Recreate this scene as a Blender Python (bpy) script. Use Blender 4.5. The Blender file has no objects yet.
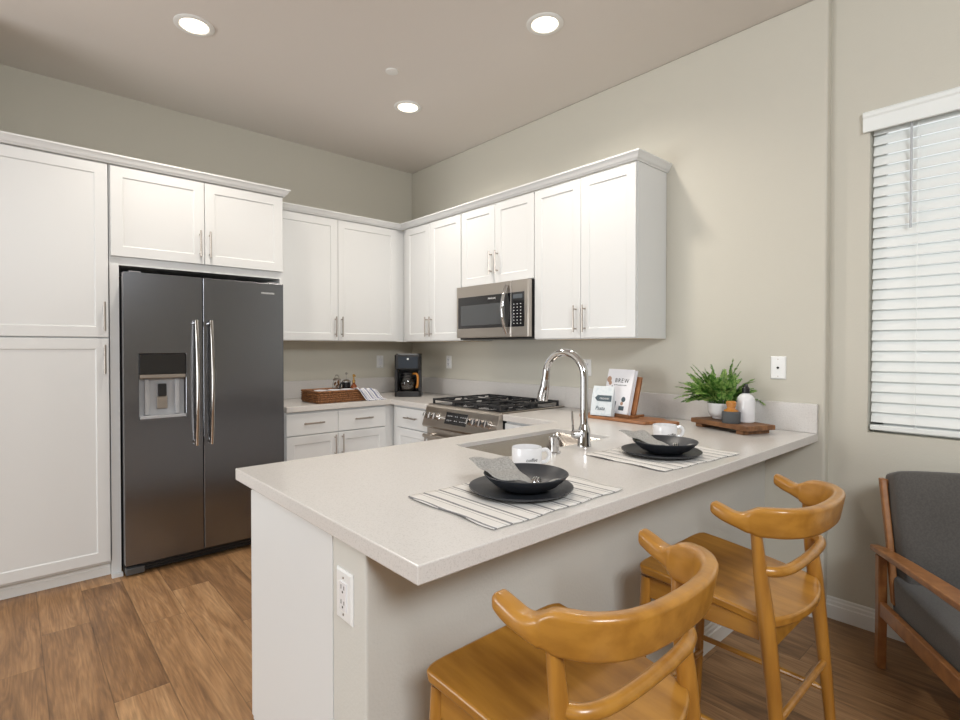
import bpy, bmesh, math, random
from mathutils import Vector, Matrix
R = math.radians
S = bpy.context.scene
COL = S.collection
random.seed(7)

# ------------------------------------------------------------------ camera, light, exposure
CAM = (4.3120861, -2.95895273, 1.33355431)
cd = bpy.data.cameras.new('camera'); cam = bpy.data.objects.new('camera', cd); COL.objects.link(cam)
cam.location = CAM
cam.rotation_euler = (R(90 - 0.74755), 0, R(48.12264))
cd.sensor_width = 36; cd.lens = 523.95 / 960 * 36; cd.shift_y = -5.0911 / 960
cd.clip_start = .02
S.camera = cam
S.view_settings.view_transform = 'Standard'; S.view_settings.look = 'None'
S.view_settings.gamma = 1; S.view_settings.use_curve_mapping = False
S.view_settings.exposure = 0.04

w = bpy.data.worlds.new('world'); S.world = w; w.use_nodes = True
w.node_tree.nodes['Background'].inputs[0].default_value = (.93, .97, .98, 1)
w.node_tree.nodes['Background'].inputs[1].default_value = 1.0

def area(name, loc, target, sx, sy, power, color):
    l = bpy.data.lights.new(name, 'AREA'); l.shape = 'RECTANGLE'; l.size = sx; l.size_y = sy
    l.energy = power; l.color = color
    o = bpy.data.objects.new(name, l); COL.objects.link(o); o.location = loc
    o.rotation_euler = (Vector(target) - Vector(loc)).to_track_quat('-Z', 'Y').to_euler()
    return o
area('rear_fill', (1.5, -6.5, 1.25), (2.3, 0, 2.25), 2.2, 1.9, 100, (.93, .97, 1))  # added soft fill lamp behind the camera; no patio door stands here
area('side_fill', (6.0, -3.2, 2.75), (3.1, -1.1, .6), 1.3, .7, 78, (.93, .97, 1))  # high fill lamp added to light the half wall; no window here
area('bounce_fill', (6.0, -6.0, .9), (2.2, -1.0, 2.3), 2.4, 1.4, 8, (.97, .98, 1))  # weak upward fill lamp added in place of bounced light
DL_POWER = 13.5
CEIL = 3.051

# ------------------------------------------------------------------ materials
def mat(name, color, rough=.5, metal=0, spec=.5, coat=0, bump=None, var=None, trans=0, emit=None, aniso=0, sheen=0):
    m = bpy.data.materials.new(name); m.use_nodes = True
    nt = m.node_tree; b = nt.nodes['Principled BSDF']
    b.inputs['Base Color'].default_value = (*color, 1); b.inputs['Roughness'].default_value = rough
    b.inputs['Metallic'].default_value = metal; b.inputs['Specular IOR Level'].default_value = spec
    b.inputs['Coat Weight'].default_value = coat; b.inputs['Coat Roughness'].default_value = .12
    b.inputs['Transmission Weight'].default_value = trans; b.inputs['Anisotropic'].default_value = aniso
    b.inputs['Sheen Weight'].default_value = sheen
    if emit: b.inputs['Emission Color'].default_value = (*emit[0], 1); b.inputs['Emission Strength'].default_value = emit[1]
    tc = nt.nodes.new('ShaderNodeTexCoord')
    def noise(scale, stretch=(1, 1, 1), detail=3):
        mp = nt.nodes.new('ShaderNodeMapping'); mp.inputs['Scale'].default_value = stretch
        nt.links.new(tc.outputs['Object'], mp.inputs[0])
        n = nt.nodes.new('ShaderNodeTexNoise'); n.inputs['Scale'].default_value = scale; n.inputs['Detail'].default_value = detail
        nt.links.new(mp.outputs[0], n.inputs['Vector']); return n
    if var:      # (scale, stretch, color2, lo, hi)
        n = noise(var[0], var[1], 5)
        r = nt.nodes.new('ShaderNodeMapRange'); r.inputs[1].default_value = var[3]; r.inputs[2].default_value = var[4]
        nt.links.new(n.outputs[0], r.inputs[0])
        mx = nt.nodes.new('ShaderNodeMix'); mx.data_type = 'RGBA'
        mx.inputs[6].default_value = (*color, 1); mx.inputs[7].default_value = (*var[2], 1)
        nt.links.new(r.outputs[0], mx.inputs[0]); nt.links.new(mx.outputs[2], b.inputs['Base Color'])
    if bump:     # (scale, stretch, strength, distance)
        n = noise(bump[0], bump[1], 3)
        bp = nt.nodes.new('ShaderNodeBump'); bp.inputs['Strength'].default_value = bump[2]; bp.inputs['Distance'].default_value = bump[3]
        nt.links.new(n.outputs[0], bp.inputs['Height']); nt.links.new(bp.outputs[0], b.inputs['Normal'])
    return m

def floor_mat():
    m = bpy.data.materials.new('oak_plank_floor'); m.use_nodes = True
    nt = m.node_tree; N = nt.nodes; L = nt.links; b = N['Principled BSDF']
    tc = N.new('ShaderNodeTexCoord')
    sep = N.new('ShaderNodeSeparateXYZ'); L.new(tc.outputs['Object'], sep.inputs[0])
    def mth(op, a, bb=None, c=None):
        n = N.new('ShaderNodeMath'); n.operation = op
        for i, v in enumerate((a, bb, c)):
            if v is None: continue
            if isinstance(v, (int, float)): n.inputs[i].default_value = v
            else: L.new(v, n.inputs[i])
        return n.outputs[0]
    W, LEN = .185, 1.22
    row = mth('FLOOR', mth('DIVIDE', mth('ADD', sep.outputs[1], .09), W))
    wn = N.new('ShaderNodeTexWhiteNoise'); wn.noise_dimensions = '1D'; L.new(row, wn.inputs['W'])
    xs = mth('DIVIDE', mth('ADD', sep.outputs[0], mth('MULTIPLY', wn.outputs['Value'], LEN)), LEN)
    colm = mth('FLOOR', xs)
    cmb = N.new('ShaderNodeCombineXYZ'); L.new(row, cmb.inputs[0]); L.new(colm, cmb.inputs[1])
    wn2 = N.new('ShaderNodeTexWhiteNoise'); wn2.noise_dimensions = '2D'; L.new(cmb.outputs[0], wn2.inputs['Vector'])
    fy = mth('FRACT', mth('DIVIDE', mth('ADD', sep.outputs[1], .09), W)); fx = mth('FRACT', xs)
    ey = mth('MINIMUM', fy, mth('SUBTRACT', 1, fy)); ex = mth('MINIMUM', fx, mth('SUBTRACT', 1, fx))
    gap = mth('MINIMUM', mth('DIVIDE', ey, .012), mth('DIVIDE', ex, .0018))
    gapc = mth('MINIMUM', gap, 1)
    # grain, shifted per plank
    off = N.new('ShaderNodeVectorMath'); off.operation = 'MULTIPLY_ADD'
    L.new(wn2.outputs['Color'], off.inputs[0]); off.inputs[1].default_value = (30, 30, 30); L.new(tc.outputs['Object'], off.inputs[2])
    mp = N.new('ShaderNodeMapping'); mp.inputs['Scale'].default_value = (1.1, 9, 1); L.new(off.outputs[0], mp.inputs[0])
    n1 = N.new('ShaderNodeTexNoise'); n1.inputs['Scale'].default_value = 1.7; n1.inputs['Detail'].default_value = 8; n1.inputs['Distortion'].default_value = 1.2
    L.new(mp.outputs[0], n1.inputs['Vector'])
    mp2 = N.new('ShaderNodeMapping'); mp2.inputs['Scale'].default_value = (5, 90, 1); L.new(off.outputs[0], mp2.inputs[0])
    n2 = N.new('ShaderNodeTexNoise'); n2.inputs['Scale'].default_value = 2.0; n2.inputs['Detail'].default_value = 4; L.new(mp2.outputs[0], n2.inputs['Vector'])
    # ring figure
    mp3 = N.new('ShaderNodeMapping'); mp3.inputs['Scale'].default_value = (.55, 6.5, 1); L.new(off.outputs[0], mp3.inputs[0])
    n3 = N.new('ShaderNodeTexNoise'); n3.inputs['Scale'].default_value = 1.6; n3.inputs['Detail'].default_value = 2; L.new(mp3.outputs[0], n3.inputs['Vector'])
    rings = mth('ADD', mth('MULTIPLY', mth('SINE', mth('ADD', mth('MULTIPLY', n3.outputs[0], 95), mth('MULTIPLY', n2.outputs[0], 4))), .5), .5)
    cr = N.new('ShaderNodeValToRGB'); L.new(mth('ADD', mth('MULTIPLY', n1.outputs[0], .75), mth('MULTIPLY', wn2.outputs['Value'], .26)), cr.inputs[0])
    e = cr.color_ramp.elements
    e[0].position = .26; e[0].color = (.15, .078, .035, 1)
    e[1].position = .80; e[1].color = (.49, .295, .145, 1)
    x = cr.color_ramp.elements.new(.46); x.color = (.29, .155, .067, 1)
    x = cr.color_ramp.elements.new(.60); x.color = (.38, .213, .097, 1)
    def dark(colr, fac_socket, lo, hi):
        r = N.new('ShaderNodeMapRange'); L.new(fac_socket, r.inputs[0]); r.inputs[3].default_value = lo; r.inputs[4].default_value = hi
        v = N.new('ShaderNodeVectorMath'); v.operation = 'SCALE'; L.new(colr, v.inputs[0]); L.new(r.outputs[0], v.inputs['Scale']); return v.outputs[0]
    c = dark(cr.outputs[0], n2.outputs[0], .62, 1.34)
    rr = N.new('ShaderNodeMapRange'); L.new(rings, rr.inputs[0]); rr.inputs[3].default_value = .86; rr.inputs[4].default_value = 1.05
    v = N.new('ShaderNodeVectorMath'); v.operation = 'SCALE'; L.new(c, v.inputs[0]); L.new(rr.outputs[0], v.inputs['Scale']); c = v.outputs[0]
    c = dark(c, gapc, .45, 1.0)
    L.new(c, b.inputs['Base Color'])
    b.inputs['Roughness'].default_value = .42
    bp = N.new('ShaderNodeBump'); bp.inputs['Strength'].default_value = .25; bp.inputs['Distance'].default_value = .002
    L.new(mth('ADD', gapc, mth('MULTIPLY', n2.outputs[0], .5)), bp.inputs['Height']); L.new(bp.outputs[0], b.inputs['Normal'])
    return m

def stripe_mat(name, base, line, expr, src='Object'):
    """expr: list of (period, offset, width) stripes along local Y of the mesh (object coords)"""
    m = bpy.data.materials.new(name); m.use_nodes = True
    nt = m.node_tree; N = nt.nodes; L = nt.links; b = N['Principled BSDF']; b.inputs['Roughness'].default_value = .9
    b.inputs['Specular IOR Level'].default_value = .15
    tc = N.new('ShaderNodeTexCoord'); sep = N.new('ShaderNodeSeparateXYZ'); L.new(tc.outputs[src], sep.inputs[0])
    acc = None
    for per, offs, wd in expr:
        a = N.new('ShaderNodeMath'); a.operation = 'ADD'; L.new(sep.outputs[1], a.inputs[0]); a.inputs[1].default_value = offs + 10 * per
        d = N.new('ShaderNodeMath'); d.operation = 'DIVIDE'; L.new(a.outputs[0], d.inputs[0]); d.inputs[1].default_value = per
        f = N.new('ShaderNodeMath'); f.operation = 'FRACT'; L.new(d.outputs[0], f.inputs[0])
        g = N.new('ShaderNodeMath'); g.operation = 'LESS_THAN'; L.new(f.outputs[0], g.inputs[0]); g.inputs[1].default_value = wd / per
        if acc is None: acc = g.outputs[0]
        else:
            mx = N.new('ShaderNodeMath'); mx.operation = 'MAXIMUM'; L.new(acc, mx.inputs[0]); L.new(g.outputs[0], mx.inputs[1]); acc = mx.outputs[0]
    n = N.new('ShaderNodeTexNoise'); n.inputs['Scale'].default_value = 160; L.new(tc.outputs['Object'], n.inputs['Vector'])
    mu = N.new('ShaderNodeMath'); mu.operation = 'MULTIPLY'; L.new(acc, mu.inputs[0])
    mr = N.new('ShaderNodeMapRange'); L.new(n.outputs[0], mr.inputs[0]); mr.inputs[3].default_value = .6; mr.inputs[4].default_value = 1.1; L.new(mr.outputs[0], mu.inputs[1])
    mix = N.new('ShaderNodeMix'); mix.data_type = 'RGBA'; L.new(mu.outputs[0], mix.inputs[0])
    mix.inputs[6].default_value = (*base, 1); mix.inputs[7].default_value = (*line, 1); L.new(mix.outputs[2], b.inputs['Base Color'])
    bp = N.new('ShaderNodeBump'); bp.inputs['Strength'].default_value = .3; bp.inputs['Distance'].default_value = .001
    L.new(n.outputs[0], bp.inputs['Height']); L.new(bp.outputs[0], b.inputs['Normal'])
    return m

def wood(name, c1, c2, stretch, rough=.35, coat=.3, scale=6):
    return mat(name, c1, rough, coat=coat, var=(scale, stretch, c2, .35, .68), bump=(scale * 3, stretch, .08, .001))

M = dict(
    wall=mat('beige_wall_paint', (.60, .575, .50), .75, bump=(130, (1, 1, 1), .35, .0016)),
    ceiling=mat('ceiling_paint', (.74, .70, .66), .8, bump=(130, (1, 1, 1), .3, .0016)),
    pony=mat('half_wall_paint', (.62, .605, .56), .75, bump=(120, (1, 1, 1), .45, .002)),
    cab=mat('white_cabinet_paint', (.735, .745, .745), .38, bump=(40, (1, 1, 1), .02, .001)),
    cabin=mat('cabinet_underside_birch', (.62, .52, .38), .6, var=(6, (1, 8, 1), (.55, .45, .32), .4, .6)),
    trim=mat('white_trim_paint', (.80, .80, .78), .4),
    quartz=mat('warm_white_quartz', (.67, .645, .62), .22, spec=.5, var=(260, (1, 1, 1), (.585, .56, .535), .52, .66)),
    steel=mat('brushed_stainless', (.50, .455, .41), .30, 1, bump=(60, (1, 1, 40), .05, .0005), aniso=.5),
    dsteel=mat('dark_stainless', (.21, .214, .23), .22, 1, bump=(30, (1, 1, 60), .02, .0003), aniso=.4),
    sinksteel=mat('sink_stainless', (.40, .37, .34), .27, 1, bump=(60, (40, 1, 1), .05, .0005)),
    chrome=mat('chrome', (.62, .62, .63), .06, 1),
    satin=mat('satin_handle', (.50, .47, .44), .14, 1),
    nickel=mat('brushed_nickel', (.42, .375, .335), .33, 1),
    black=mat('black_plastic', (.012, .012, .013), .35),
    glassblack=mat('black_glass', (.012, .012, .014), .06, coat=.5),
    iron=mat('cast_iron', (.02, .02, .022), .55, bump=(200, (1, 1, 1), .2, .001)),
    grey=mat('grey_plastic', (.25, .25, .26), .4),
    lgrey=mat('light_grey_plastic', (.42, .43, .45), .35),
    slate=mat('charcoal_stoneware', (.028, .031, .038), .38, bump=(70, (1, 1, 1), .12, .001)),
    ceramic=mat('white_ceramic', (.80, .80, .82), .15, coat=.4),
    ink=mat('black_ink', (.02, .02, .02), .6),
    wink=mat('white_ink', (.8, .8, .8), .6),
    plate=mat('white_plate_plastic', (.80, .80, .79), .3),
    napkin=mat('grey_linen', (.40, .395, .38), .95, spec=.1, bump=(300, (1, 1, 1), .5, .001), var=(180, (1, 1, 1), (.30, .295, .285), .4, .6)),
    stool=wood('honey_oak_varnish', (.45, .212, .032), (.32, .137, .017), (1.2, 9, 9), .30, .35, 3.2),
    stoolv=wood('honey_oak_upright', (.42, .192, .029), (.30, .125, .016), (10, 10, 1.2), .30, .35, 3.2),
    acacia=wood('acacia_board', (.40, .17, .065), (.22, .085, .03), (2, 14, 4), .45, .1, 4),
    walnut=wood('rustic_walnut', (.27, .125, .05), (.13, .055, .022), (2, 16, 4), .55, 0, 4),
    teak=wood('teak_frame', (.36, .155, .048), (.24, .092, .026), (8, 8, 8), .38, .15, 3),
    fabric=mat('charcoal_upholstery', (.105, .099, .093), .95, spec=.1, sheen=.25, bump=(420, (1, 1, 1), .4, .001), var=(150, (1, 1, 1), (.088, .083, .079), .4, .6)),
    wicker=mat('wicker', (.30, .125, .04), .6, var=(60, (1, 1, 2.5), (.13, .048, .015), .42, .6), bump=(70, (1, 1, 2), .9, .004)),
    leaf=mat('fern_green', (.055, .19, .022), .5, var=(45, (1, 1, 1), (.30, .46, .12), .40, .58)),
    leaf2=mat('fern_stem', (.07, .16, .03), .6),
    soil=mat('potting_soil', (.03, .02, .012), .95),
    amber=mat('amber_wood_lid', (.50, .20, .035), .2, coat=.6),
    amberglass=mat('amber_glass', (.30, .07, .015), .08, trans=.3),
    gold=mat('gold_metal', (.75, .48, .17), .25, 1),
    pastry=mat('brown_biscuit', (.42, .21, .08), .8, var=(60, (1, 1, 1), (.22, .09, .03), .4, .6)),
    glass=mat('clear_glass', (1, 1, 1), .02, trans=1),
    paper=mat('book_paper', (.82, .82, .86), .5),
    card=mat('pale_blue_card', (.68, .73, .76), .6, var=(60, (1, 1, 1), (.60, .67, .71), .5, .62)),
    slatebl=mat('slate_ink', (.07, .10, .12), .6),
    blush=mat('latte_ink', (.45, .28, .20), .6),
    lamp=mat('lamp_diffuser', (1, 1, 1), .5, emit=((1, .88, .68), 3.2)),
    slat=mat('blind_white', (.86, .885, .87), .45),
    display=mat('display_glass', (.10, .115, .13), .2),
    dark=mat('dark_void', (.015, .014, .013), .7),
    coffee=mat('coffee_liquid', (.02, .01, .005), .1),
    floor=floor_mat(),
    mat_cloth=stripe_mat('striped_cotton', (.74, .72, .69), (.17, .17, .18), [(.052, 0, .0075), (.052, .012, .0022)]),
    towel=stripe_mat('striped_towel', (.80, .80, .82), (.06, .085, .22), [(.052, -.006, .012), (.052, .012, .0035), (.052, -.026, .0035)], 'UV'),
)

# ------------------------------------------------------------------ mesh helpers
def obj(name, bm, m, parent=None, smooth=True, bevel=0, seg=2, sub=0, solid=0, angle=35):
    bmesh.ops.recalc_face_normals(bm, faces=bm.faces)
    me = bpy.data.meshes.new(name); bm.to_mesh(me); bm.free()
    o = bpy.data.objects.new(name, me); COL.objects.link(o)
    ms = m if isinstance(m, (list, tuple)) else [m]
    for x in ms: me.materials.append(M[x] if isinstance(x, str) else x)
    if smooth:
        me.polygons.foreach_set('use_smooth', [True] * len(me.polygons))
        me.set_sharp_from_angle(angle=R(angle))
    if solid: md = o.modifiers.new('solid', 'SOLIDIFY'); md.thickness = solid; md.offset = 0
    if bevel: md = o.modifiers.new('bevel', 'BEVEL'); md.width = bevel; md.segments = seg; md.limit_method = 'ANGLE'; md.angle_limit = R(40); md.harden_normals = False
    if sub: md = o.modifiers.new('sub', 'SUBSURF'); md.levels = sub; md.render_levels = sub
    if parent: o.parent = parent
    return o
def thing(name, label, cat, loc=(0, 0, 0), rz=0, group=None):
    o = bpy.data.objects.new(name, None); COL.objects.link(o); o.empty_display_size = .05
    o.location = loc; o.rotation_euler = (0, 0, R(rz)); o['label'] = label; o['category'] = cat
    if group: o['group'] = group
    return o
def tag(o, label, cat, group=None):
    o['label'] = label; o['category'] = cat
    if group: o['group'] = group
    return o
def struct(name, bm, m, **k):
    o = obj(name, bm, m, smooth=k.pop('smooth', False), **k); o['kind'] = 'structure'; return o
def box(bm, x0, x1, y0, y1, z0, z1, mi=0):
    vs = [bm.verts.new((x, y, z)) for x in (x0, x1) for y in (y0, y1) for z in (z0, z1)]
    for q in ((0, 1, 3, 2), (4, 6, 7, 5), (0, 4, 5, 1), (2, 3, 7, 6), (0, 2, 6, 4), (1, 5, 7, 3)):
        f = bm.faces.new([vs[i] for i in q]); f.material_index = mi
    return vs
def B(*a, **k):
    bm = bmesh.new(); box(bm, *a, **k); return bm
def prism(bm, pts, z0, z1, mi=0):
    lo = [bm.verts.new((x, y, z0)) for x, y in pts]; hi = [bm.verts.new((x, y, z1)) for x, y in pts]
    n = len(pts)
    bm.faces.new(lo).material_index = mi; bm.faces.new(hi).material_index = mi
    for i in range(n): bm.faces.new((lo[i], lo[(i + 1) % n], hi[(i + 1) % n], hi[i])).material_index = mi
def bridge(bm, rings, cap=True, closed=False, mi=0):
    n = len(rings[0]); k = len(rings)
    for a in range(k if closed else k - 1):
        r0, r1 = rings[a], rings[(a + 1) % k]
        for i in range(n): bm.faces.new((r0[i], r0[(i + 1) % n], r1[(i + 1) % n], r1[i])).material_index = mi
    if cap and not closed:
        bm.faces.new(rings[0]).material_index = mi; bm.faces.new(rings[-1]).material_index = mi
def tube(bm, pts, r, n=10, closed=False, cap=True, mi=0, flat=1.0):
    pts = [Vector(p) for p in pts]; rs = r if isinstance(r, (list, tuple)) else [r] * len(pts)
    rings = []; prev = None
    for i, p in enumerate(pts):
        if closed: t = (pts[(i + 1) % len(pts)] - pts[i - 1]).normalized()
        else: t = (pts[min(i + 1, len(pts) - 1)] - pts[max(i - 1, 0)]).normalized()
        if prev is None:
            up = Vector((0, 0, 1)) if abs(t.z) < .9 else Vector((1, 0, 0))
            a = t.cross(up).normalized()
        else: a = (prev - t * prev.dot(t)).normalized()
        prev = a; b = t.cross(a)
        rings.append([bm.verts.new(p + (a * math.cos(2 * math.pi * j / n) + b * flat * math.sin(2 * math.pi * j / n)) * rs[i]) for j in range(n)])
    bridge(bm, rings, cap, closed, mi)
def lathe(bm, prof, cx=0, cy=0, n=28, mi=0, cap=True, M4=None):
    rings = []
    for r, z in prof:
        ring = []
        for j in range(n):
            v = Vector((max(r, .0002) * math.cos(2 * math.pi * j / n), max(r, .0002) * math.sin(2 * math.pi * j / n), z))
            if M4: v = M4 @ v
            ring.append(bm.verts.new(v + Vector((cx, cy, 0))))
        rings.append(ring)
    bridge(bm, rings, cap, False, mi)
def smoothpts(pts, k=6, closed=False):
    P = [Vector(p) for p in pts]; out = []; n = len(P)
    for i in range(n if closed else n - 1):
        p0 = P[i - 1] if (i or closed) else P[0]; p1 = P[i]; p2 = P[(i + 1) % n]; p3 = P[(i + 2) % n] if (closed or i + 2 < n) else P[-1]
        for j in range(k):
            t = j / k
            out.append(.5 * (2 * p1 + (p2 - p0) * t + (2 * p0 - 5 * p1 + 4 * p2 - p3) * t * t + (3 * p1 - p0 - 3 * p2 + p3) * t ** 3))
    if not closed: out.append(P[-1])
    return out
def rbox(bm, x0, x1, y0, y1, z0, z1, r=.02, n=5, mi=0):   # box with rounded vertical corners
    pts = []
    for cx, cy, a0 in ((x1 - r, y1 - r, 0), (x0 + r, y1 - r, 90), (x0 + r, y0 + r, 180), (x1 - r, y0 + r, 270)):
        for j in range(n + 1):
            a = R(a0 + 90 * j / n); pts.append((cx + r * math.cos(a), cy + r * math.sin(a)))
    prism(bm, pts, z0, z1, mi)
def text(name, s, size, m, parent, M4, ext=.0006, shear=0, space=1.0):
    c = bpy.data.curves.new(name, 'FONT'); c.body = s; c.size = size; c.extrude = ext; c.shear = shear
    c.align_x = 'CENTER'; c.align_y = 'CENTER'; c.space_character = space; c.resolution_u = 3
    t = bpy.data.objects.new(name, c); COL.objects.link(t)
    bpy.context.view_layer.update()
    me = bpy.data.meshes.new_from_object(t); bpy.data.objects.remove(t)
    o = bpy.data.objects.new(name, me); COL.objects.link(o); me.materials.clear(); me.materials.append(M[m])
    me.transform(M4); o.parent = parent
    return o
RX90 = Matrix.Rotation(R(90), 4, 'X')
def T(x, y, z): return Matrix.Translation((x, y, z))
def copy_tree(o, parent=None):
    c = o.copy(); COL.objects.link(c)
    if parent: c.parent = parent
    for ch in list(o.children): copy_tree(ch, c)
    return c

# ------------------------------------------------------------------ room shell
WE = 3.535      # outside corner of microwave wall
YW = .06        # window wall plane
struct('floor', B(-.1, 7.6, -7.1, .3, -.05, 0), 'floor')
struct('ceiling', B(-.1, 7.6, -7.1, .3, CEIL, CEIL + .1), 'ceiling')
struct('wall_back', B(-.1, 0, -7.1, .3, 0, CEIL), 'wall')
struct('wall_right', B(0, WE, 0, .12, 0, CEIL), 'wall', bevel=.012, seg=3)
bm = bmesh.new()
WX0, WX1, WZ0, WZ1 = 3.692, 4.95, .935, 2.432
box(bm, WE, WX0, YW, YW + .14, 0, CEIL); box(bm, WX1, 7.6, YW, YW + .14, 0, CEIL)
box(bm, WX0, WX1, YW, YW + .14, 0, WZ0); box(bm, WX0, WX1, YW, YW + .14, WZ1, CEIL)
struct('wall_window', bm, 'wall')
struct('wall_left', B(0, .62, -3.28, -3.17, 0, CEIL), 'wall')
struct('wall_front', B(-.1, 7.6, -7.2, -7.1, 0, CEIL), 'wall')
struct('wall_far_side', B(7.6, 7.7, -7.2, .3, 0, CEIL), 'wall')
PX0, PX1, PY = 3.10, 3.266, -2.366
struct('wall_peninsula', B(PX0, PX1, PY, 0, 0, .872), 'pony', bevel=.006, seg=2)

def baseboard(name, p0, p1, nrm, h=.105, t=.016):
    """profile swept from p0 to p1; nrm = outward normal"""
    bm = bmesh.new(); prof = [(0, 0), (t, 0), (t, h * .62), (t * .72, h * .66), (t * .72, h * .80), (t * .45, h * .86), (t * .45, h * .95), (t * .2, h), (0, h)]
    rings = [[bm.verts.new((p[0] + nrm[0] * a, p[1] + nrm[1] * a, z)) for a, z in prof] for p in (p0, p1)]
    bridge(bm, rings); return struct(name, bm, 'trim')
baseboard('baseboard_window', (WE, YW), (7.6, YW), (0, -1))
baseboard('baseboard_right', (PX1, 0), (WE, 0), (0, -1))
baseboard('baseboard_peninsula', (PX1, PY), (PX1, 0), (1, 0))

# window
wf = bmesh.new()
for a in ((WX0, WX0 + .045, WZ0, WZ1), (WX1 - .045, WX1, WZ0, WZ1), (WX0, WX1, WZ0, WZ0 + .045), (WX0, WX1, WZ1 - .045, WZ1), ((WX0 + WX1) / 2 - .02, (WX0 + WX1) / 2 + .02, WZ0, WZ1)):
    box(wf, a[0], a[1], YW + .09, YW + .135, a[2], a[3])
win = struct('window_1', wf, 'trim')
g = obj('window_glass', B(WX0 + .04, WX1 - .04, YW + .11, YW + .114, WZ0 + .04, WZ1 - .04), 'glass', win)

bl = thing('window_blind', 'white horizontal slat blind with valance and tilt wand over the window', 'blind', (WX0, YW, WZ0))
BW = WX1 - WX0
bm = bmesh.new()
nS = 29; top = WZ1 - WZ0 - .055; pitch = (top - .040) / nS
for i in range(nS):
    z = .048 + pitch * (i + .5); a = R(66); hw = .0262
    # slightly crowned slat: room edge low
    ring0 = []; pr_ = []
    for s in (-1, -.5, 0, .5, 1):
        cr_ = .0025 * (1 - s * s)
        pr_.append((.040 + s * hw * math.cos(a) - cr_ * math.sin(a), z + s * hw * math.sin(a) + cr_ * math.cos(a)))
    pr2 = [(y + .0022 * math.sin(a), zz - .0022 * math.cos(a)) for y, zz in reversed(pr_)]
    prof = pr_ + pr2
    rings = [[bm.verts.new((x, y, zz)) for y, zz in prof] for x in (.008, BW - .008)]
    bridge(bm, rings)
obj('slats', bm, 'slat', bl)
obj('bottom_rail', B(.006, BW - .006, .014, .066, .012, .036), 'slat', bl, bevel=.004)
obj('headrail', B(.004, BW - .004, .012, .065, top + .003, top + .05), 'slat', bl, bevel=.003)
bm = bmesh.new()
vp = [(-.004, -.012), (-.020, -.012), (-.020, .05), (-.026, .058), (-.026, .072), (-.018, .082), (-.004, .082)]
vz = top - .018
rings = [[bm.verts.new((x, y, vz + z)) for y, z in vp] for x in (-.024, BW + .03)]
bridge(bm, rings)
box(bm, -.024, -.010, -.006, .0, vz - .012, vz + .08)
obj('valance', bm, 'slat', bl)
for x in (.175, BW - .175):
    for dy in (.012, .064):
        bm = bmesh.new(); tube(bm, [(x, dy, .03), (x, dy, top + .01)], .0013, 5); obj('ladder_cord', bm, 'slat', bl)
bm = bmesh.new(); tube(bm, [(.152, .008, top - .02), (.152, .006, top - .50)], .0045, 8); obj('tilt_wand', bm, 'lgrey', bl)

# ------------------------------------------------------------------ cabinets (local: x width, -y outwards, z up)
def shaker(x0, x1, z0, z1, y, fr=.058, rec=.006, th=.02):
    """one panelled door; back at y, face at y-th"""
    bm = bmesh.new(); f = y - th
    def ring(i, yy): return [bm.verts.new(v) for v in ((x0 + i, yy, z0 + i), (x1 - i, yy, z0 + i), (x1 - i, yy, z1 - i), (x0 + i, yy, z1 - i))]
    r = [ring(0, y), ring(0, f + .0015), ring(.0015, f), ring(fr, f), ring(fr + .003, f + .002), ring(fr + .005, f + rec)]
    bridge(bm, r); return bm
def slab(x0, x1, z0, z1, y, th=.02):
    bm = bmesh.new(); f = y - th
    def ring(i, yy): return [bm.verts.new(v) for v in ((x0 + i, yy, z0 + i), (x1 - i, yy, z0 + i), (x1 - i, yy, z1 - i), (x0 + i, yy, z1 - i))]
    bridge(bm, [ring(0, y), ring(0, f + .0015), ring(.0015, f)]); return bm
def pull(parent, x, y, z, L, vert=True):
    bm = bmesh.new(); h = L / 2; k = h - .022; yb = y - .030
    if vert:
        tube(bm, [(x, yb, z - h), (x, yb, z + h)], .0058, 10)
        for s in (-k, k): tube(bm, [(x, y + .001, z + s), (x, yb, z + s)], .0045, 8)
    else:
        tube(bm, [(x - h, yb, z), (x + h, yb, z)], .0058, 10)
        for s in (-k, k): tube(bm, [(x + s, y + .001, z), (x + s, yb, z)], .0045, 8)
    return obj('handle', bm, 'nickel', parent)
def cabinet(label, loc, rz, w, h, d, fronts, name='wall_cabinet', group=None, toe=0, cat='cabinet', extra=None, under=False):
    t = thing(name, label, cat, loc, rz, group)
    bm = bmesh.new()
    box(bm, 0, w, -d, -.003, toe, h)
    if toe: box(bm, 0.0, w, -(d - .06), -.003, 0, toe)
    if under: box(bm, .001, w - .001, -d + .001, -.004, -.0015, .0, 1)
    if extra: extra(bm)
    obj('carcass', bm, ['cab', 'cabin'], t, smooth=False)
    for f in fronts:
        kind, x0, x1, z0, z1, hs = f
        g = .0018
        bm = shaker(x0 + g, x1 - g, z0 + g, z1 - g, -d - .0005) if kind == 'door' else slab(x0 + g, x1 - g, z0 + g, z1 - g, -d - .0005)
        o = obj('door' if kind == 'door' else 'drawer_front', bm, 'cab', t, smooth=False)
        if hs:
            if hs[0] == 'v': pull(o, hs[1], -d - .0205, hs[2], hs[3])
            else: pull(o, hs[1], -d - .0205, hs[2], hs[3], False)
    return t
UB, UT = 1.39, 2.392       # bottom/top of wall cabinets
H_ = UT - UB
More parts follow.
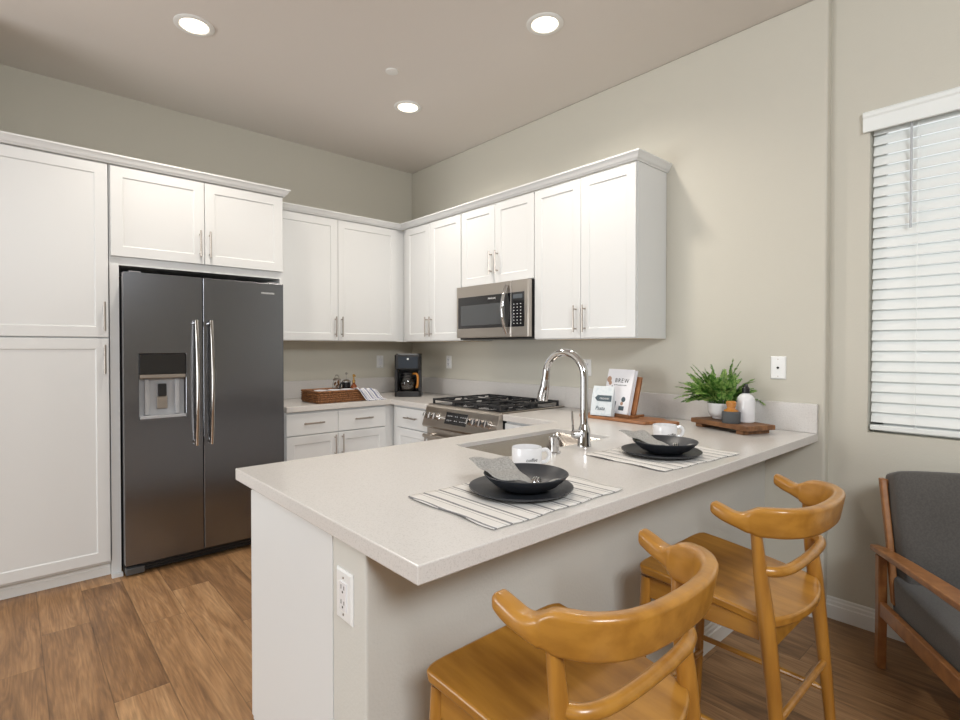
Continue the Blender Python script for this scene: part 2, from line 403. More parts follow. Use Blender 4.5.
# microwave-wall run (depth .315 + door .02)
cabinet('white wall cabinet with two narrow doors between room corner and microwave', (.336, 0, UB), 0, 1.163 - .336, H_, .315,
        [('door', .06, .418, .004, H_ - .008, ('v', .418 - .03, .122, .165)), ('door', .418, .825, .004, H_ - .008, ('v', .418 + .03, .122, .165))], under=True)
zc = 1.80
cabinet('short white wall cabinet with two doors directly above microwave', (1.165, 0, zc), 0, 1.929 - 1.165, UT - zc, .315,
        [('door', .002, .380, .004, UT - zc - .008, ('v', .380 - .032, .155, .165)), ('door', .380, .762, .004, UT - zc - .008, ('v', .380 + .032, .155, .165))])
cabinet('tall white wall cabinet with two doors at right end, past the microwave', (1.931, 0, UB), 0, 2.700 - 1.931, H_, .315,
        [('door', .002, .384, .004, H_ - .008, ('v', .384 - .034, .125, .165)), ('door', .384, .767, .004, H_ - .008, ('v', .384 + .034, .125, .165))], under=True)
# fridge-wall upper (rz=90: local x -> +Y, front -> +X)
cabinet('white wall cabinet with two wide doors between refrigerator and room corner', (0, -1.535, UB), 90, 1.535 - .003, H_, .315,
        [('door', .012, .580, .004, H_ - .008, ('v', .580 - .028, .118, .165)), ('door', .580, 1.150, .004, H_ - .008, ('v', .580 + .028, .118, .165))], under=True)
# fridge surround with cabinet above
FD = .61
def surround(bm):
    box(bm, 0, .045, -FD - .012, -.003, -1.82, 0)      # left gable to floor
    box(bm, .985, 1.005, -FD - .012, -.003, -1.82, 0)
    box(bm, -.004, .050, -FD - .04, -FD - .012, -1.82, -1.80)
cabinet('white over-fridge cabinet with two doors and gables framing the refrigerator', (0, -2.528, 1.82), 90, 1.01, 2.402 - 1.82, FD,
        [('door', .004, .502, .048, .572, ('v', .502 - .028, .175, .165)), ('door', .502, 1.006, .048, .572, ('v', .502 + .028, .175, .165))],
        name='fridge_surround_cabinet', extra=surround)
# pantry
cabinet('tall white pantry cabinet with upper and lower door, left of refrigerator', (0, -3.168, 0), 90, .636, 2.402, FD,
        [('door', .004, .634, 1.395, 2.392, ('v', .634 - .022, 1.515, .165)), ('door', .004, .634, .098, 1.390, ('v', .634 - .022, 1.27, .165))],
        name='pantry_cabinet', toe=.085)
baseboard('baseboard_pantry', (.555, -3.168), (.555, -2.53), (1, 0), .075, .014)

def crown(name, path):
    """path: list of (x, y, nx, ny) mitre points at cabinet face; profile grows outwards with height"""
    prof = [(-.004, -.004), (.008, -.004), (.010, .001), (.018, .008), (.026, .022), (.034, .033), (.037, .035), (.037, .044), (-.004, .044)]
    bm = bmesh.new()
    rings = [[bm.verts.new((x + nx * a, y + ny * a, z0 + z)) for a, z in prof] for x, y, nx, ny, z0 in path]
    bridge(bm, rings); return struct(name, bm, 'cab', smooth=False)
crown('trim_1', [(.632, -3.168, 1, 0, 2.402), (.632, -1.517, 1, 1, 2.402), (.315, -1.517, 0, 1, 2.402)])
crown('trim_2', [(.335, -1.517, 1, 0, UT), (.335, -.335, 1, -1, UT), (2.700, -.335, 1, -1, UT), (2.700, -.001, 1, 0, UT)])

# base cabinets
BH = .872
def dd(x0, x1, hx=None, hside=1, dz=.70):
    """drawer over door"""
    xm = (x0 + x1) / 2
    hd = ('v', (x1 - .03) if hside > 0 else (x0 + .03), dz - .10, .165)
    return [('drawer', x0, x1, dz, BH - .012, ('h', xm, (dz + BH) / 2, .155)), ('door', x0, x1, .105, dz - .004, hd)]
cabinet('white base cabinet with two drawers over two doors, right of refrigerator', (0, -1.510, 0), 90, 1.505, BH, .61,
        dd(.004, .404, hside=1) + dd(.404, .822, hside=-1), name='base_cabinet', toe=.10)
cabinet('narrow white base cabinet with one drawer, left of the range', (.632, 0, 0), 0, 1.165 - .632, BH, .61,
        dd(.052, .530, hside=1), name='base_cabinet', toe=.10)
cabinet('white base cabinet between range and peninsula, mostly hidden by the worktop', (1.945, 0, 0), 0, .57, BH, .61,
        dd(.004, .42, hside=-1), name='base_cabinet', toe=.10)
# peninsula cabinets: face -X ; rz=-90: local x -> -Y, front (-y) -> -X
def hollow(bm): pass
t = thing('peninsula_cabinet', 'white peninsula base cabinet with plain end panel facing the room', 'cabinet', (3.0995, 0, 0), -90)
bm = bmesh.new()
for a in ((.004, .02), (.640, .66), (1.58, 1.60), (2.352, 2.366)):
    box(bm, a[0], a[1], -.578, 0, .10 if a[0] < 2.3 else .10, BH)
box(bm, .004, 2.350, -.02, 0, 0, BH); box(bm, .004, 2.350, -.578, 0, .10, .12); box(bm, .004, 2.350, -.50, -.48, 0, .10); box(bm, 2.352, 2.366, -.50, 0, 0, .0995)
box(bm, 0.66, 2.36, -.578, -.568, BH - .04, BH)
obj('carcass', bm, 'cab', t, smooth=False)
for x0, x1 in ((.665, .76), ): obj('filler', slab(x0, x1, .105, BH - .01, -.578), 'cab', t, smooth=False)
for x0, x1, s in ((.765, 1.17, 1), (1.17, 1.585, -1), (1.59, 2.366, 1)):
    o = obj('door', shaker(x0 + .002, x1 - .002, .105, BH - .012, -.5785), 'cab', t, smooth=False)
    pull(o, x1 - .03 if s > 0 else x0 + .03, -.5985, .70, .165)

# worktops
CT, CB = .914, .874
def splash(bm, x0, x1, y0, y1): box(bm, x0, x1, y0, y1, CT + .0005, 1.058)
t = thing('worktop', 'warm white quartz worktop along refrigerator wall, under coffee maker', 'worktop', (0, 0, CB))
def L(pts, z0, z1):
    bm = bmesh.new(); prism(bm, pts, z0, z1); return bm
obj('slab', L([(.002, -1.508), (.645, -1.508), (.645, -.645), (1.166, -.645), (1.166, -.002), (.002, -.002)], 0, CT - CB), 'quartz', t, smooth=False, bevel=.003)
bm = bmesh.new(); prism(bm, [(.002, -1.508), (.022, -1.508), (.022, -.022), (1.944, -.022), (1.944, -.002), (.002, -.002)], .0405, .184)
obj('backsplash', bm, 'quartz', t, smooth=False, bevel=.002)
SX0, SX1, SY0, SY1 = 2.545, 2.885, -1.53, -.84
PE, PN, PF = 3.507, 2.385, -2.378
t = thing('worktop', 'large quartz peninsula worktop with sink cutout and seating overhang', 'worktop', (0, 0, CB))
bm = bmesh.new()
outer = [(1.945, -.002), (PE, -.002), (PE - .022, PF), (PN, PF), (PN, -.645), (1.945, -.645)]
hole = []
for cx, cy, a0 in ((SX1 - .03, SY1 - .03, 0), (SX0 + .03, SY1 - .03, 90), (SX0 + .03, SY0 + .03, 180), (SX1 - .03, SY0 + .03, 270)):
    for j in range(6): a = R(a0 + 18 * j); hole.append((cx + .03 * math.cos(a), cy + .03 * math.sin(a)))
edges = []
for loop in (outer, hole):
    vs = [bm.verts.new((x, y, CT - CB)) for x, y in loop]
    edges += [bm.edges.new((vs[i], vs[(i + 1) % len(vs)])) for i in range(len(vs))]
r_ = bmesh.ops.triangle_fill(bm, use_beauty=True, use_dissolve=False, edges=edges)
for f in list(bm.faces):
    c = f.calc_center_median()
    if SX0 + .01 < c.x < SX1 - .01 and SY0 + .01 < c.y < SY1 - .01: bm.faces.remove(f)
ext = bmesh.ops.extrude_face_region(bm, geom=bm.faces[:])
for v in ext['geom']:
    if isinstance(v, bmesh.types.BMVert): v.co.z = 0
obj('slab', bm, 'quartz', t, smooth=False, bevel=.003)
obj('backsplash', B(1.945, PE, -.022, -.002, .0405, .184), 'quartz', t, smooth=False, bevel=.002)

# sink (undermount)
sk = thing('sink', 'undermount stainless steel kitchen sink in the peninsula worktop', 'sink', ((SX0 + SX1) / 2, (SY0 + SY1) / 2, CB - .22))
hx, hy = (SX1 - SX0) / 2 - .0015, (SY1 - SY0) / 2 - .0015
bm = bmesh.new()
def rr(hx, hy, r, z, n=6):
    out = []
    for sx, sy, a0 in ((1, 1, 0), (-1, 1, 90), (-1, -1, 180), (1, -1, 270)):
        for j in range(n + 1): a = R(a0 + 90 * j / n); out.append(bm.verts.new((sx * (hx - r) + r * math.cos(a), sy * (hy - r) + r * math.sin(a), z)))
    return out
rings = [rr(hx, hy, .029, .241), rr(hx - .004, hy - .004, .045, .06), rr(hx - .03, hy - .03, .06, .022), rr(hx - .06, hy - .06, .06, .016), rr(.05, .05, .049, .012)]
bridge(bm, rings, cap=False); bm.faces.new(rings[-1])
obj('basin', bm, 'sinksteel', sk, solid=.002)
bm = bmesh.new(); lathe(bm, [(.045, .0135), (.045, .016), (.036, .0165), (.030, .013), (.0, .013)]); obj('drain', bm, 'chrome', sk)

# faucet
fa = thing('faucet', 'tall chrome gooseneck pull-down faucet beside the sink', 'faucet', (2.945, -1.135, CT))
bm = bmesh.new()
lathe(bm, [(.030, .0), (.030, .006), (.027, .012), (.026, .06), (.024, .075), (.0175, .09), (.0155, .11), (.0, .11)])
obj('base', bm, 'chrome', fa)
reach = .215; rad = reach / 2; zt = .295
pts = [(0, 0, .09), (0, 0, .20), (0, 0, zt)]
for k in range(1, 15):
    a = math.pi * k / 15 * 1.0; pts.append((-rad + rad * math.cos(a), 0, zt + rad * math.sin(a) * .98))
pts += [(-reach + .001, 0, zt - .005), (-reach - .004, 0, zt - .03)]
bm = bmesh.new(); tube(bm, pts, .0168, 14); obj('spout', bm, 'chrome', fa)
bm = bmesh.new(); tube(bm, [(-reach - .002, 0, zt - .018), (-reach - .006, 0, zt - .05), (-reach - .018, 0, zt - .09), (-reach - .022, 0, zt - .115)], [.018, .021, .0255, .0245], 16); obj('spray_head', bm, 'chrome', fa)
bm = bmesh.new(); tube(bm, [(-.004, -.01, .052), (-.028, -.036, .052)], [.019, .019], 14); tube(bm, [(-.028, -.036, .052), (-.036, -.044, .052)], [.017, .012], 12)
obj('valve', bm, 'chrome', fa)
bm = bmesh.new(); tube(bm, [(-.030, -.038, .058), (-.031, -.040, .10), (-.033, -.042, .150)], [.0055, .0045, .005], 8); obj('lever', bm, 'chrome', fa)
sp = thing('air_gap_cap', 'short chrome capped cylinder standing beside sink, left of faucet', 'sink air gap', (2.950, -1.338, CT))
bm = bmesh.new(); lathe(bm, [(.026, 0), (.026, .004), (.020, .006), (.0195, .05), (.021, .052), (.021, .064), (.017, .068), (.0, .069)]); obj('cap', bm, 'chrome', sp)
bm = bmesh.new(); lathe(bm, [(.0, .0685), (.006, .0695), (.006, .076), (.0, .077)]); obj('knob', bm, 'chrome', sp)

# ------------------------------------------------------------------ refrigerator  (local: x width along +Y, -y toward room)
fr = thing('refrigerator', 'dark stainless side-by-side refrigerator with water dispenser', 'refrigerator', (0, -2.476, 0), 90)
FW = .920
bm = B(0.003, FW - .003, -.655, -.03, .03, 1.755)
obj('body', bm, 'dark', fr, smooth=False)
def fdoor(x0, x1, hole=None):
    bm = bmesh.new(); y0, y1, z0, z1 = -.720, -.662, .075, 1.772
    if not hole: box(bm, x0, x1, y0, y1, z0, z1)
    else:
        a, b_, c, d = hole
        xs = [x0, a, b_, x1]; zs = [z0, c, d, z1]
        for i in range(3):
            for k in range(3):
                if i == 1 and k == 1: continue
                vs = [bm.verts.new(p) for p in ((xs[i], y0, zs[k]), (xs[i + 1], y0, zs[k]), (xs[i + 1], y0, zs[k + 1]), (xs[i], y0, zs[k + 1]))]
                bm.faces.new(vs)
        for (p, q) in (((x0, z0), (x1, z0)), ((x1, z0), (x1, z1)), ((x1, z1), (x0, z1)), ((x0, z1), (x0, z0))):
            bm.faces.new([bm.verts.new(v) for v in ((p[0], y0, p[1]), (q[0], y0, q[1]), (q[0], y1, q[1]), (p[0], y1, p[1]))])
        bm.faces.new([bm.verts.new(v) for v in ((x0, y1, z0), (x1, y1, z0), (x1, y1, z1), (x0, y1, z1))])
        for (p, q) in (((a, c), (b_, c)), ((b_, c), (b_, d)), ((b_, d), (a, d)), ((a, d), (a, c))):
            bm.faces.new([bm.verts.new(v) for v in ((p[0], y0, p[1]), (q[0], y0, q[1]), (q[0], y0 + .05, q[1]), (p[0], y0 + .05, p[1]))])
        bmesh.ops.remove_doubles(bm, verts=bm.verts[:], dist=.0001)
    return bm
GX = .413
DH = (.074, .318, .915, 1.300)
d1 = obj('door', fdoor(0, GX - .003, DH), 'dsteel', fr, smooth=False, bevel=.004, seg=3)
d2 = obj('door', fdoor(GX + .003, FW), 'dsteel', fr, smooth=False, bevel=.004, seg=3)
for d, x in ((d1, GX - .042), (d2, GX + .042)):
    bm = bmesh.new()
    prs = []
    for k in range(13):
        s = k / 12; z = .735 + s * .77; y = -.720 - .028 - .030 * math.sin(math.pi * s)
        prs.append((x, y, z))
    tube(bm, prs, .0165, 12, flat=.75)
    for z in (.755, 1.485): tube(bm, [(x, -.719, z), (x, -.752, z)], .013, 10)
    obj('handle', bm, 'satin', d)
# dispenser
bm = bmesh.new()
a, b_, c, d = DH
box(bm, a + .002, b_ - .002, -.676, -.671, c, d)                      # back
obj('dispenser_recess', bm, 'lgrey', d1, smooth=False)
ds = obj('control_panel', B(a + .001, b_ - .001, -.7215, -.674, 1.178, d - .002), 'glassblack', d1, smooth=False, bevel=.003)
obj('dispenser_hood', B(a + .002, b_ - .002, -.7225, -.674, 1.155, 1.177), 'nickel', d1, smooth=False, bevel=.003)
obj('drip_tray', B(a + .002, b_ - .002, -.726, -.674, c + .001, c + .018), 'lgrey', d1, smooth=False, bevel=.003)
for x in (a + .03, b_ - .055): obj('side_cheek', B(x, x + .025, -.700, -.676, c + .02, 1.150), 'lgrey', d1, smooth=False, bevel=.006)
xm = (a + b_) / 2
pd = obj('paddle', B(xm - .028, xm + .028, -.692, -.680, c + .055, c + .130), 'steel', d1, smooth=False, bevel=.004)
obj('nozzle', B(xm - .022, xm + .022, -.700, -.680, c + .130, c + .205), 'black', d1, smooth=False, bevel=.004)
text('brand_lettering', 'FRIGIDAIRE', .017, 'wink', d2, T(FW - .105, -.7206, 1.702) @ RX90, .0004)
gr = bmesh.new(); box(gr, .01, FW - .01, -.665, -.60, .012, .068)
for k in range(3): box(gr, .06, FW - .06, -.675, -.66, .018 + k * .017, .026 + k * .017)
obj('grille', gr, 'black', fr, smooth=False)
bm = bmesh.new(); box(bm, .006, .10, -.695, -.62, .008, .050); obj('hinge_cover', bm, mat('dark_grey_plastic', (.07, .07, .07), .5), fr, bevel=.006)
for x in (.03, FW - .10): obj('top_hinge', B(x, x + .06, -.70, -.64, 1.7725, 1.782), 'grey', fr, bevel=.003)
for x in (.05, FW - .05):
    for y in (-.60, -.08): bm = bmesh.new(); lathe(bm, [(.02, 0), (.02, .012), (.012, .012), (.012, .032)], x, y, 10); obj('foot', bm, 'black', fr)

# ------------------------------------------------------------------ microwave
mw = thing('microwave', 'stainless over-the-range microwave with black glass door and bowed handle', 'microwave', (1.170, 0, 1.398))
MW, MH = .757, .400
obj('housing', B(0, MW, -.345, -.003, 0, MH), 'black', mw, smooth=False)
bm = bmesh.new(); box(bm, 0, MW - .165, -.385, -.347, .012, MH)
md = obj('door', bm, 'steel', mw, smooth=False, bevel=.004)
obj('door_glass', B(.022, MW - .168, -.3875, -.384, .082, .318), 'glassblack', md, smooth=False, bevel=.001)
obj('window', B(.055, MW - .225, -.3885, -.387, .105, .255), mat('smoked_window', (.085, .09, .095), .12), md, smooth=False)
text('brand_lettering', 'FRIGIDAIRE', .016, 'wink', md, T(.40, -.3879, .292) @ RX90, .0003)
cp = obj('control_panel', B(MW - .162, MW - .004, -.385, -.347, .012, MH), 'steel', mw, smooth=False, bevel=.004)
obj('keypad', B(MW - .162, MW - .040, -.3875, -.384, .082, .318), 'glassblack', cp, smooth=False)
obj('clock_display', B(MW - .145, MW - .055, -.3882, -.3874, .275, .303), 'display', cp, smooth=False)
for r_i in range(7):
    for c_i in range(3): bm = bmesh.new(); box(bm, MW - .140 + c_i * .032, MW - .131 + c_i * .032, -.3881, -.3874, .102 + r_i * .022, .107 + r_i * .022); obj('button', bm, 'wink', cp, smooth=False)
bm = bmesh.new(); pts = []
for k in range(15):
    s = k / 14; pts.append((MW - .205, -.389 - .045 * math.sin(math.pi * s) ** .8, .035 + s * .335))
tube(bm, pts, .014, 12, flat=.8); obj('handle', bm, 'chrome', md)
# ------------------------------------------------------------------ range
rg = thing('range', 'stainless slide-in gas range with black cast iron grates', 'range', (1.172, 0, 0))
RW = .766
bm = B(0, RW, -.635, -.03, .05, .895)
obj('body', bm, 'black', rg, smooth=False)
bm = bmesh.new(); box(bm, -.003, RW + .003, -.650, -.025, .9145, .924); obj('cooktop', bm, 'steel', rg, smooth=False, bevel=.003)
# slanted control panel
bm = bmesh.new()
pf = [(-.640, .760), (-.700, .760), (-.712, .772), (-.668, .905), (-.655, .918), (-.640, .9145)]
rings = [[bm.verts.new((x, y, z)) for y, z in pf] for x in (-.006, RW + .006)]
bridge(bm, rings)
cp = obj('control_panel', bm, 'steel', rg, smooth=False, bevel=.002)
n_ = Vector((0, -.133, .044)).normalized(); n_ = Vector((0, -.9495, .3138))
def onpanel(x, s, off):   # s 0..1 up the slanted face
    return Vector((x, -.712 + .044 * s, .772 + .133 * s)) + n_ * off
bm = bmesh.new()
c4 = [onpanel(.245, .25, .0012), onpanel(.475, .25, .0012), onpanel(.475, .85, .0012), onpanel(.245, .85, .0012)]
c5 = [p - n_ * .003 for p in c4]
bridge(bm, [[bm.verts.new(p) for p in c5], [bm.verts.new(p) for p in c4]])
dsp = obj('display', bm, 'glassblack', cp, smooth=False)
for s in (.42, .64):
    for x in (.265, .285, .305, .345, .365, .405, .427, .449):
        bm = bmesh.new()
        c4 = [onpanel(x, s, .0016), onpanel(x + .009, s, .0016), onpanel(x + .009, s + .05, .0016), onpanel(x, s + .05, .0016)]
        bm.faces.new([bm.verts.new(p) for p in c4]); obj('display_mark', bm, 'lgrey', dsp, smooth=False)
for x in (.050, .105, .160, .520, .580, .640, .700):
    bm = bmesh.new(); p = onpanel(x, .52, .0); 
    tube(bm, [p, p + n_ * .006, p + n_ * .008, p + n_ * .040], [.027, .027, .024, .022], 16)
    tube(bm, [p + n_ * .040 + Vector((0, .007, .020)), p + n_ * .040 - Vector((0, .007, .020))], .0065, 6)
    obj('knob', bm, 'chrome', cp)
bm = B(.004, RW - .004, -.672, -.637, .19, .752); od = obj('oven_door', bm, 'steel', rg, smooth=False, bevel=.004)
obj('oven_window', B(.07, RW - .07, -.674, -.671, .30, .62), 'glassblack', od, smooth=False)
bm = bmesh.new(); tube(bm, [(.03, -.722, .700), (RW - .03, -.722, .700)], .014, 12)
for x in (.05, RW - .05): tube(bm, [(x, -.671, .700), (x, -.722, .700)], .011, 10)
obj('handle', bm, 'steel', od)
obj('storage_drawer', B(.004, RW - .004, -.668, -.637, .055, .183), 'steel', rg, smooth=False, bevel=.004)
for x in (.04, RW - .04):
    for y in (-.60, -.07): bm = bmesh.new(); lathe(bm, [(.018, 0), (.018, .05)], x, y, 10); obj('foot', bm, 'black', rg)
obj('cooktop_well', B(.02, RW - .02, -.635, -.06, .9243, .927), 'glassblack', rg, smooth=False, bevel=.001)
for i, (x, y, r) in enumerate(((.15, -.49, .045), (.15, -.19, .036), (.383, -.34, .05), (.616, -.49, .042), (.616, -.19, .036))):
    bm = bmesh.new(); lathe(bm, [(r, .927), (r, .936), (r * .85, .940), (r * .85, .947), (r * .6, .949), (0, .949)], x, y, 20)
    obj('burner', bm, 'iron', rg)
for gx0, gx1 in ((.022, .262), (.264, .502), (.504, .744)):
    bm = bmesh.new(); z = .962; y0, y1 = -.625, -.065
    def bar(p, q, wd=.0068):
        (x0, yy0), (x1, yy1) = p, q
        box(bm, min(x0, x1) - wd, max(x0, x1) + wd, min(yy0, yy1) - wd, max(yy0, yy1) + wd, z - .012, z)
    bar((gx0 + .006, y0), (gx1 - .006, y0)); bar((gx0 + .006, y1), (gx1 - .006, y1)); bar((gx0 + .006, y0), (gx0 + .006, y1)); bar((gx1 - .006, y0), (gx1 - .006, y1))
    xm_ = (gx0 + gx1) / 2
    bar((xm_, y0), (xm_, y0 + .09)); bar((xm_, y1 - .09), (xm_, y1)); bar((gx0, (y0 + y1) / 2), (gx1, (y0 + y1) / 2)); bar((xm_, -.39), (xm_, -.30))
    for yy in (-.49, -.19): bar((gx0, yy), (gx0 + .075, yy)); bar((gx1 - .075, yy), (gx1, yy))
    for x in (gx0 + .006, gx1 - .006):
        for y in (y0, y1, (y0 + y1) / 2): box(bm, x - .007, x + .007, y - .007, y + .007, .927, z - .002)
    obj('grate', bm, 'iron', rg, smooth=False, bevel=.0015)

# ------------------------------------------------------------------ outlets
def outlet(label, loc, rz, w=.072, h=.116, kind='duplex', name='wall_outlet', group=None):
    t = thing(name, label, 'outlet' if kind != 'jack' else 'wall plate', loc, rz, group)
    bm = bmesh.new()
    def ring(i, y): return [bm.verts.new(v) for v in ((-w / 2 + i, y, -h / 2 + i), (w / 2 - i, y, -h / 2 + i), (w / 2 - i, y, h / 2 - i), (-w / 2 + i, y, h / 2 - i))]
    bridge(bm, [ring(0, -.0005), ring(0, -.003), ring(.005, -.0065)])
    obj('cover_plate', bm, 'plate', t, smooth=False)
    if kind == 'duplex':
        ins = obj('receptacle', B(-.017, .017, -.009, -.006, -.034, .034), 'ceramic', t, smooth=False, bevel=.001)
        bm = bmesh.new()
        for z in (-.018, .018):
            box(bm, -.0085, -.0058, -.0094, -.0088, z - .001, z + .009); box(bm, .0058, .0085, -.0094, -.0088, z - .001, z + .008)
            box(bm, -.0025, .0025, -.0094, -.0088, z - .010, z - .005)
        obj('slots', bm, 'dark', ins, smooth=False)
    elif kind == 'switch':
        obj('rocker', B(-.016, .016, -.011, -.006, -.032, .032), 'ceramic', t, smooth=False, bevel=.002)
    else:
        bm = bmesh.new(); tube(bm, [(0, -.006, 0), (0, -.010, 0)], .006, 10); obj('jack', bm, 'dark', t)
    for z in ((-.044, .044)): bm = bmesh.new(); tube(bm, [(0, -.006, z), (0, -.0078, z)], .0028, 8); obj('screw', bm, 'nickel', t)
    return t
outlet('white switch plate on beige wall between tray and coffee maker', (0, -.362, 1.205), 90, kind='switch')
outlet('white outlet on wall above the range grates, right of coffee maker', (.592, 0, 1.207), 0)
outlet('white outlet on wall just behind the chrome faucet neck', (2.118, 0, 1.20), 0)
outlet('white wall plate with single jack, right of the potted fern', (3.325, 0, 1.232), 0, .074, .118, 'jack', 'wall_plate')
outlet('white outlet on end of peninsula half wall, under the worktop corner', (3.170, PY, .742), 0, .078, .122)

# ------------------------------------------------------------------ ceiling fixtures
def downlight(label, x, y):
    t = thing('recessed_light', label, 'ceiling light', (x, y, CEIL), 0, None)
    bm = bmesh.new()
    lathe(bm, [(.098, -.0005), (.098, -.004), (.092, -.008), (.074, -.008), (.068, -.003), (.068, -.001)], n=40, cap=False); obj('trim_ring', bm, 'trim', t)
    bm = bmesh.new(); lathe(bm, [(.0, -.0048), (.069, -.0048), (.069, -.002), (0, -.002)], n=40); obj('diffuser', bm, 'lamp', t)
    l = bpy.data.lights.new('downlight', 'SPOT'); l.energy = DL_POWER * 4; l.color = (1, .92, .82); l.spot_size = R(150); l.spot_blend = .9; l.shadow_soft_size = .065
    o = bpy.data.objects.new('downlight', l); COL.objects.link(o); o.location = (x, y, CEIL - .03)
downlight('round white recessed ceiling light nearest the pantry, left of photo', 1.205, -2.215)
downlight('round recessed ceiling light farthest back, near the sprinkler cap', 1.173, -.835)
downlight('round recessed ceiling light in front of the microwave wall, rightmost', 2.458, -.835)
bm = bmesh.new(); lathe(bm, [(.0, -.009), (.036, -.009), (.040, -.006), (.040, -.0005), (0, -.0005)], n=30)
o = obj('sprinkler_cap', bm, 'trim'); o.location = (1.513, -1.182, CEIL); tag(o, 'small flat white sprinkler cover disc on the ceiling', 'sprinkler cover')

# ------------------------------------------------------------------ coffee maker
cf = thing('coffee_maker', 'black drip coffee maker standing in the counter corner', 'coffee maker', (.462, -.352, CT + .001), 53)
bm = bmesh.new(); rbox(bm, -.115, .115, -.115, .11, 0, .045, .03); obj('base', bm, 'black', cf, bevel=.004)
bm = bmesh.new(); rbox(bm, -.115, .115, .03, .11, .045, .37, .02); box(bm, -.115, -.088, -.09, .035, .045, .25); box(bm, .088, .115, -.09, .035, .045, .25)
obj('water_tank', bm, 'black', cf, bevel=.004)
bm = bmesh.new(); rbox(bm, -.115, .115, -.115, .035, .235, .362, .03); br = obj('brew_head', bm, 'black', cf, bevel=.006)
obj('front_panel', B(-.085, .085, -.1175, -.113, .245, .345), mat('blue_black_panel', (.012, .02, .032), .45), br, bevel=.002)
bm = bmesh.new(); tube(bm, [(0, -.117, .325), (0, -.120, .325)], .009, 12); obj('power_button', bm, 'wink', br)
bm = bmesh.new(); rbox(bm, -.085, .085, -.095, .0, .362, .370, .02); obj('lid', bm, 'grey', cf)
bm = bmesh.new(); lathe(bm, [(.058, .002), (.074, .03), (.076, .075), (.060, .125), (.052, .145), (.050, .145), (.058, .124), (.073, .075), (.071, .032), (.056, .006), (0, .006)], cap=False, n=26)
cr = thing('carafe', 'glass carafe', 'carafe'); 
carafe = obj('glass_carafe', bm, 'glass', cf); carafe.location = (-.005, -.035, .046)
bpy.data.objects.remove(cr)
bm = bmesh.new(); lathe(bm, [(.054, .146), (.055, .160), (.04, .166), (0, .166)], n=24); lathe(bm, [(.0625, .118), (.064, .122), (.061, .130), (.058, .132)], n=24, cap=False)
obj('carafe_lid', bm, 'black', carafe)
bm = bmesh.new(); tube(bm, smoothpts([(.050, -.028, .15), (.078, -.052, .150), (.090, -.058, .12), (.088, -.056, .06), (.080, -.050, .03)]), [.012] * 25, 10, flat=.8); obj('carafe_handle', bm, 'amber', carafe)
bm = bmesh.new(); lathe(bm, [(.054, .007), (.070, .032), (.072, .06), (0, .06)], n=26); obj('coffee', bm, 'coffee', carafe)

# ------------------------------------------------------------------ wicker tray and its contents
bk = thing('wicker_tray', 'low woven brown wicker tray on the far worktop', 'tray', (.445, -1.045, CT + .001), 90)
bm = bmesh.new()
LX, LY, hb = .205, .145, .085
def wv(x0, x1, y0, y1, side):
    pass
box(bm, -LX, LX, -LY, LY, 0, .010)
for (x0, x1, y0, y1) in ((-LX, LX, -LY, -LY + .016), (-LX, LX, LY - .016, LY)): box(bm, x0, x1, y0, y1, .008, hb)
for s in (-1, 1):
    xa, xb = (s * LX, s * (LX - .016)); x0, x1 = min(xa, xb), max(xa, xb)
    box(bm, x0, x1, -LY, -.05, .008, hb); box(bm, x0, x1, .05, LY, .008, hb); box(bm, x0, x1, -.05, .05, .008, .042); box(bm, x0, x1, -.05, .05, .066, hb)
obj('woven_body', bm, 'wicker', bk, smooth=False, bevel=.004)
bm = bmesh.new()
for zz in (.018, .034, .050, .066):
    for k in range(46):
        x = -LX + LX * 2 * (k + .5) / 46
        for s in (-1, 1): tube(bm, [(x - .0048, s * (LY + .001), zz), (x, s * (LY + (.004 if (k + int(zz * 100)) % 2 else .001)), zz), (x + .0048, s * (LY + .001), zz)], .0065, 5)
    for k in range(28):
        y = -LY + LY * 2 * (k + .5) / 28
        if abs(y) < .05 and zz > .04: continue
        for s in (-1, 1): tube(bm, [(s * (LX + .001), y - .0048, zz), (s * (LX + (.004 if k % 2 else .001)), y, zz), (s * (LX + .001), y + .0048, zz)], .0065, 5)
obj('weave', bm, 'wicker', bk)
bm = bmesh.new(); pts = [(-LX, -LY, hb), (LX, -LY, hb), (LX, LY, hb), (-LX, LY, hb)]
for i in range(4): tube(bm, [pts[i], pts[(i + 1) % 4]], .0085, 8)
obj('rim', bm, 'wicker', bk)
def ceramic_cup(x, y, z, r, h, label, group='white cups in the wicker tray'):
    bm = bmesh.new(); lathe(bm, [(r * .62, 0), (r * .70, .004), (r * .92, h * .45), (r, h), (r * .95, h), (r * .86, h * .45), (r * .62, .008), (0, .008)], n=26, cap=False)
    bm.faces.new([v for v in bm.verts[:26]])
    o = obj('cup', bm, 'ceramic'); o.location = (x, y, z); tag(o, label, 'cup', group); return o
tz = CT + .0115
ceramic_cup(.485, -1.178, tz, .052, .083, 'white cup in wicker tray, nearest the refrigerator')
ceramic_cup(.500, -1.073, tz, .052, .083, 'white cup in middle of the wicker tray row')
ceramic_cup(.505, -.967, tz, .052, .083, 'white cup in wicker tray, nearest the striped towel')
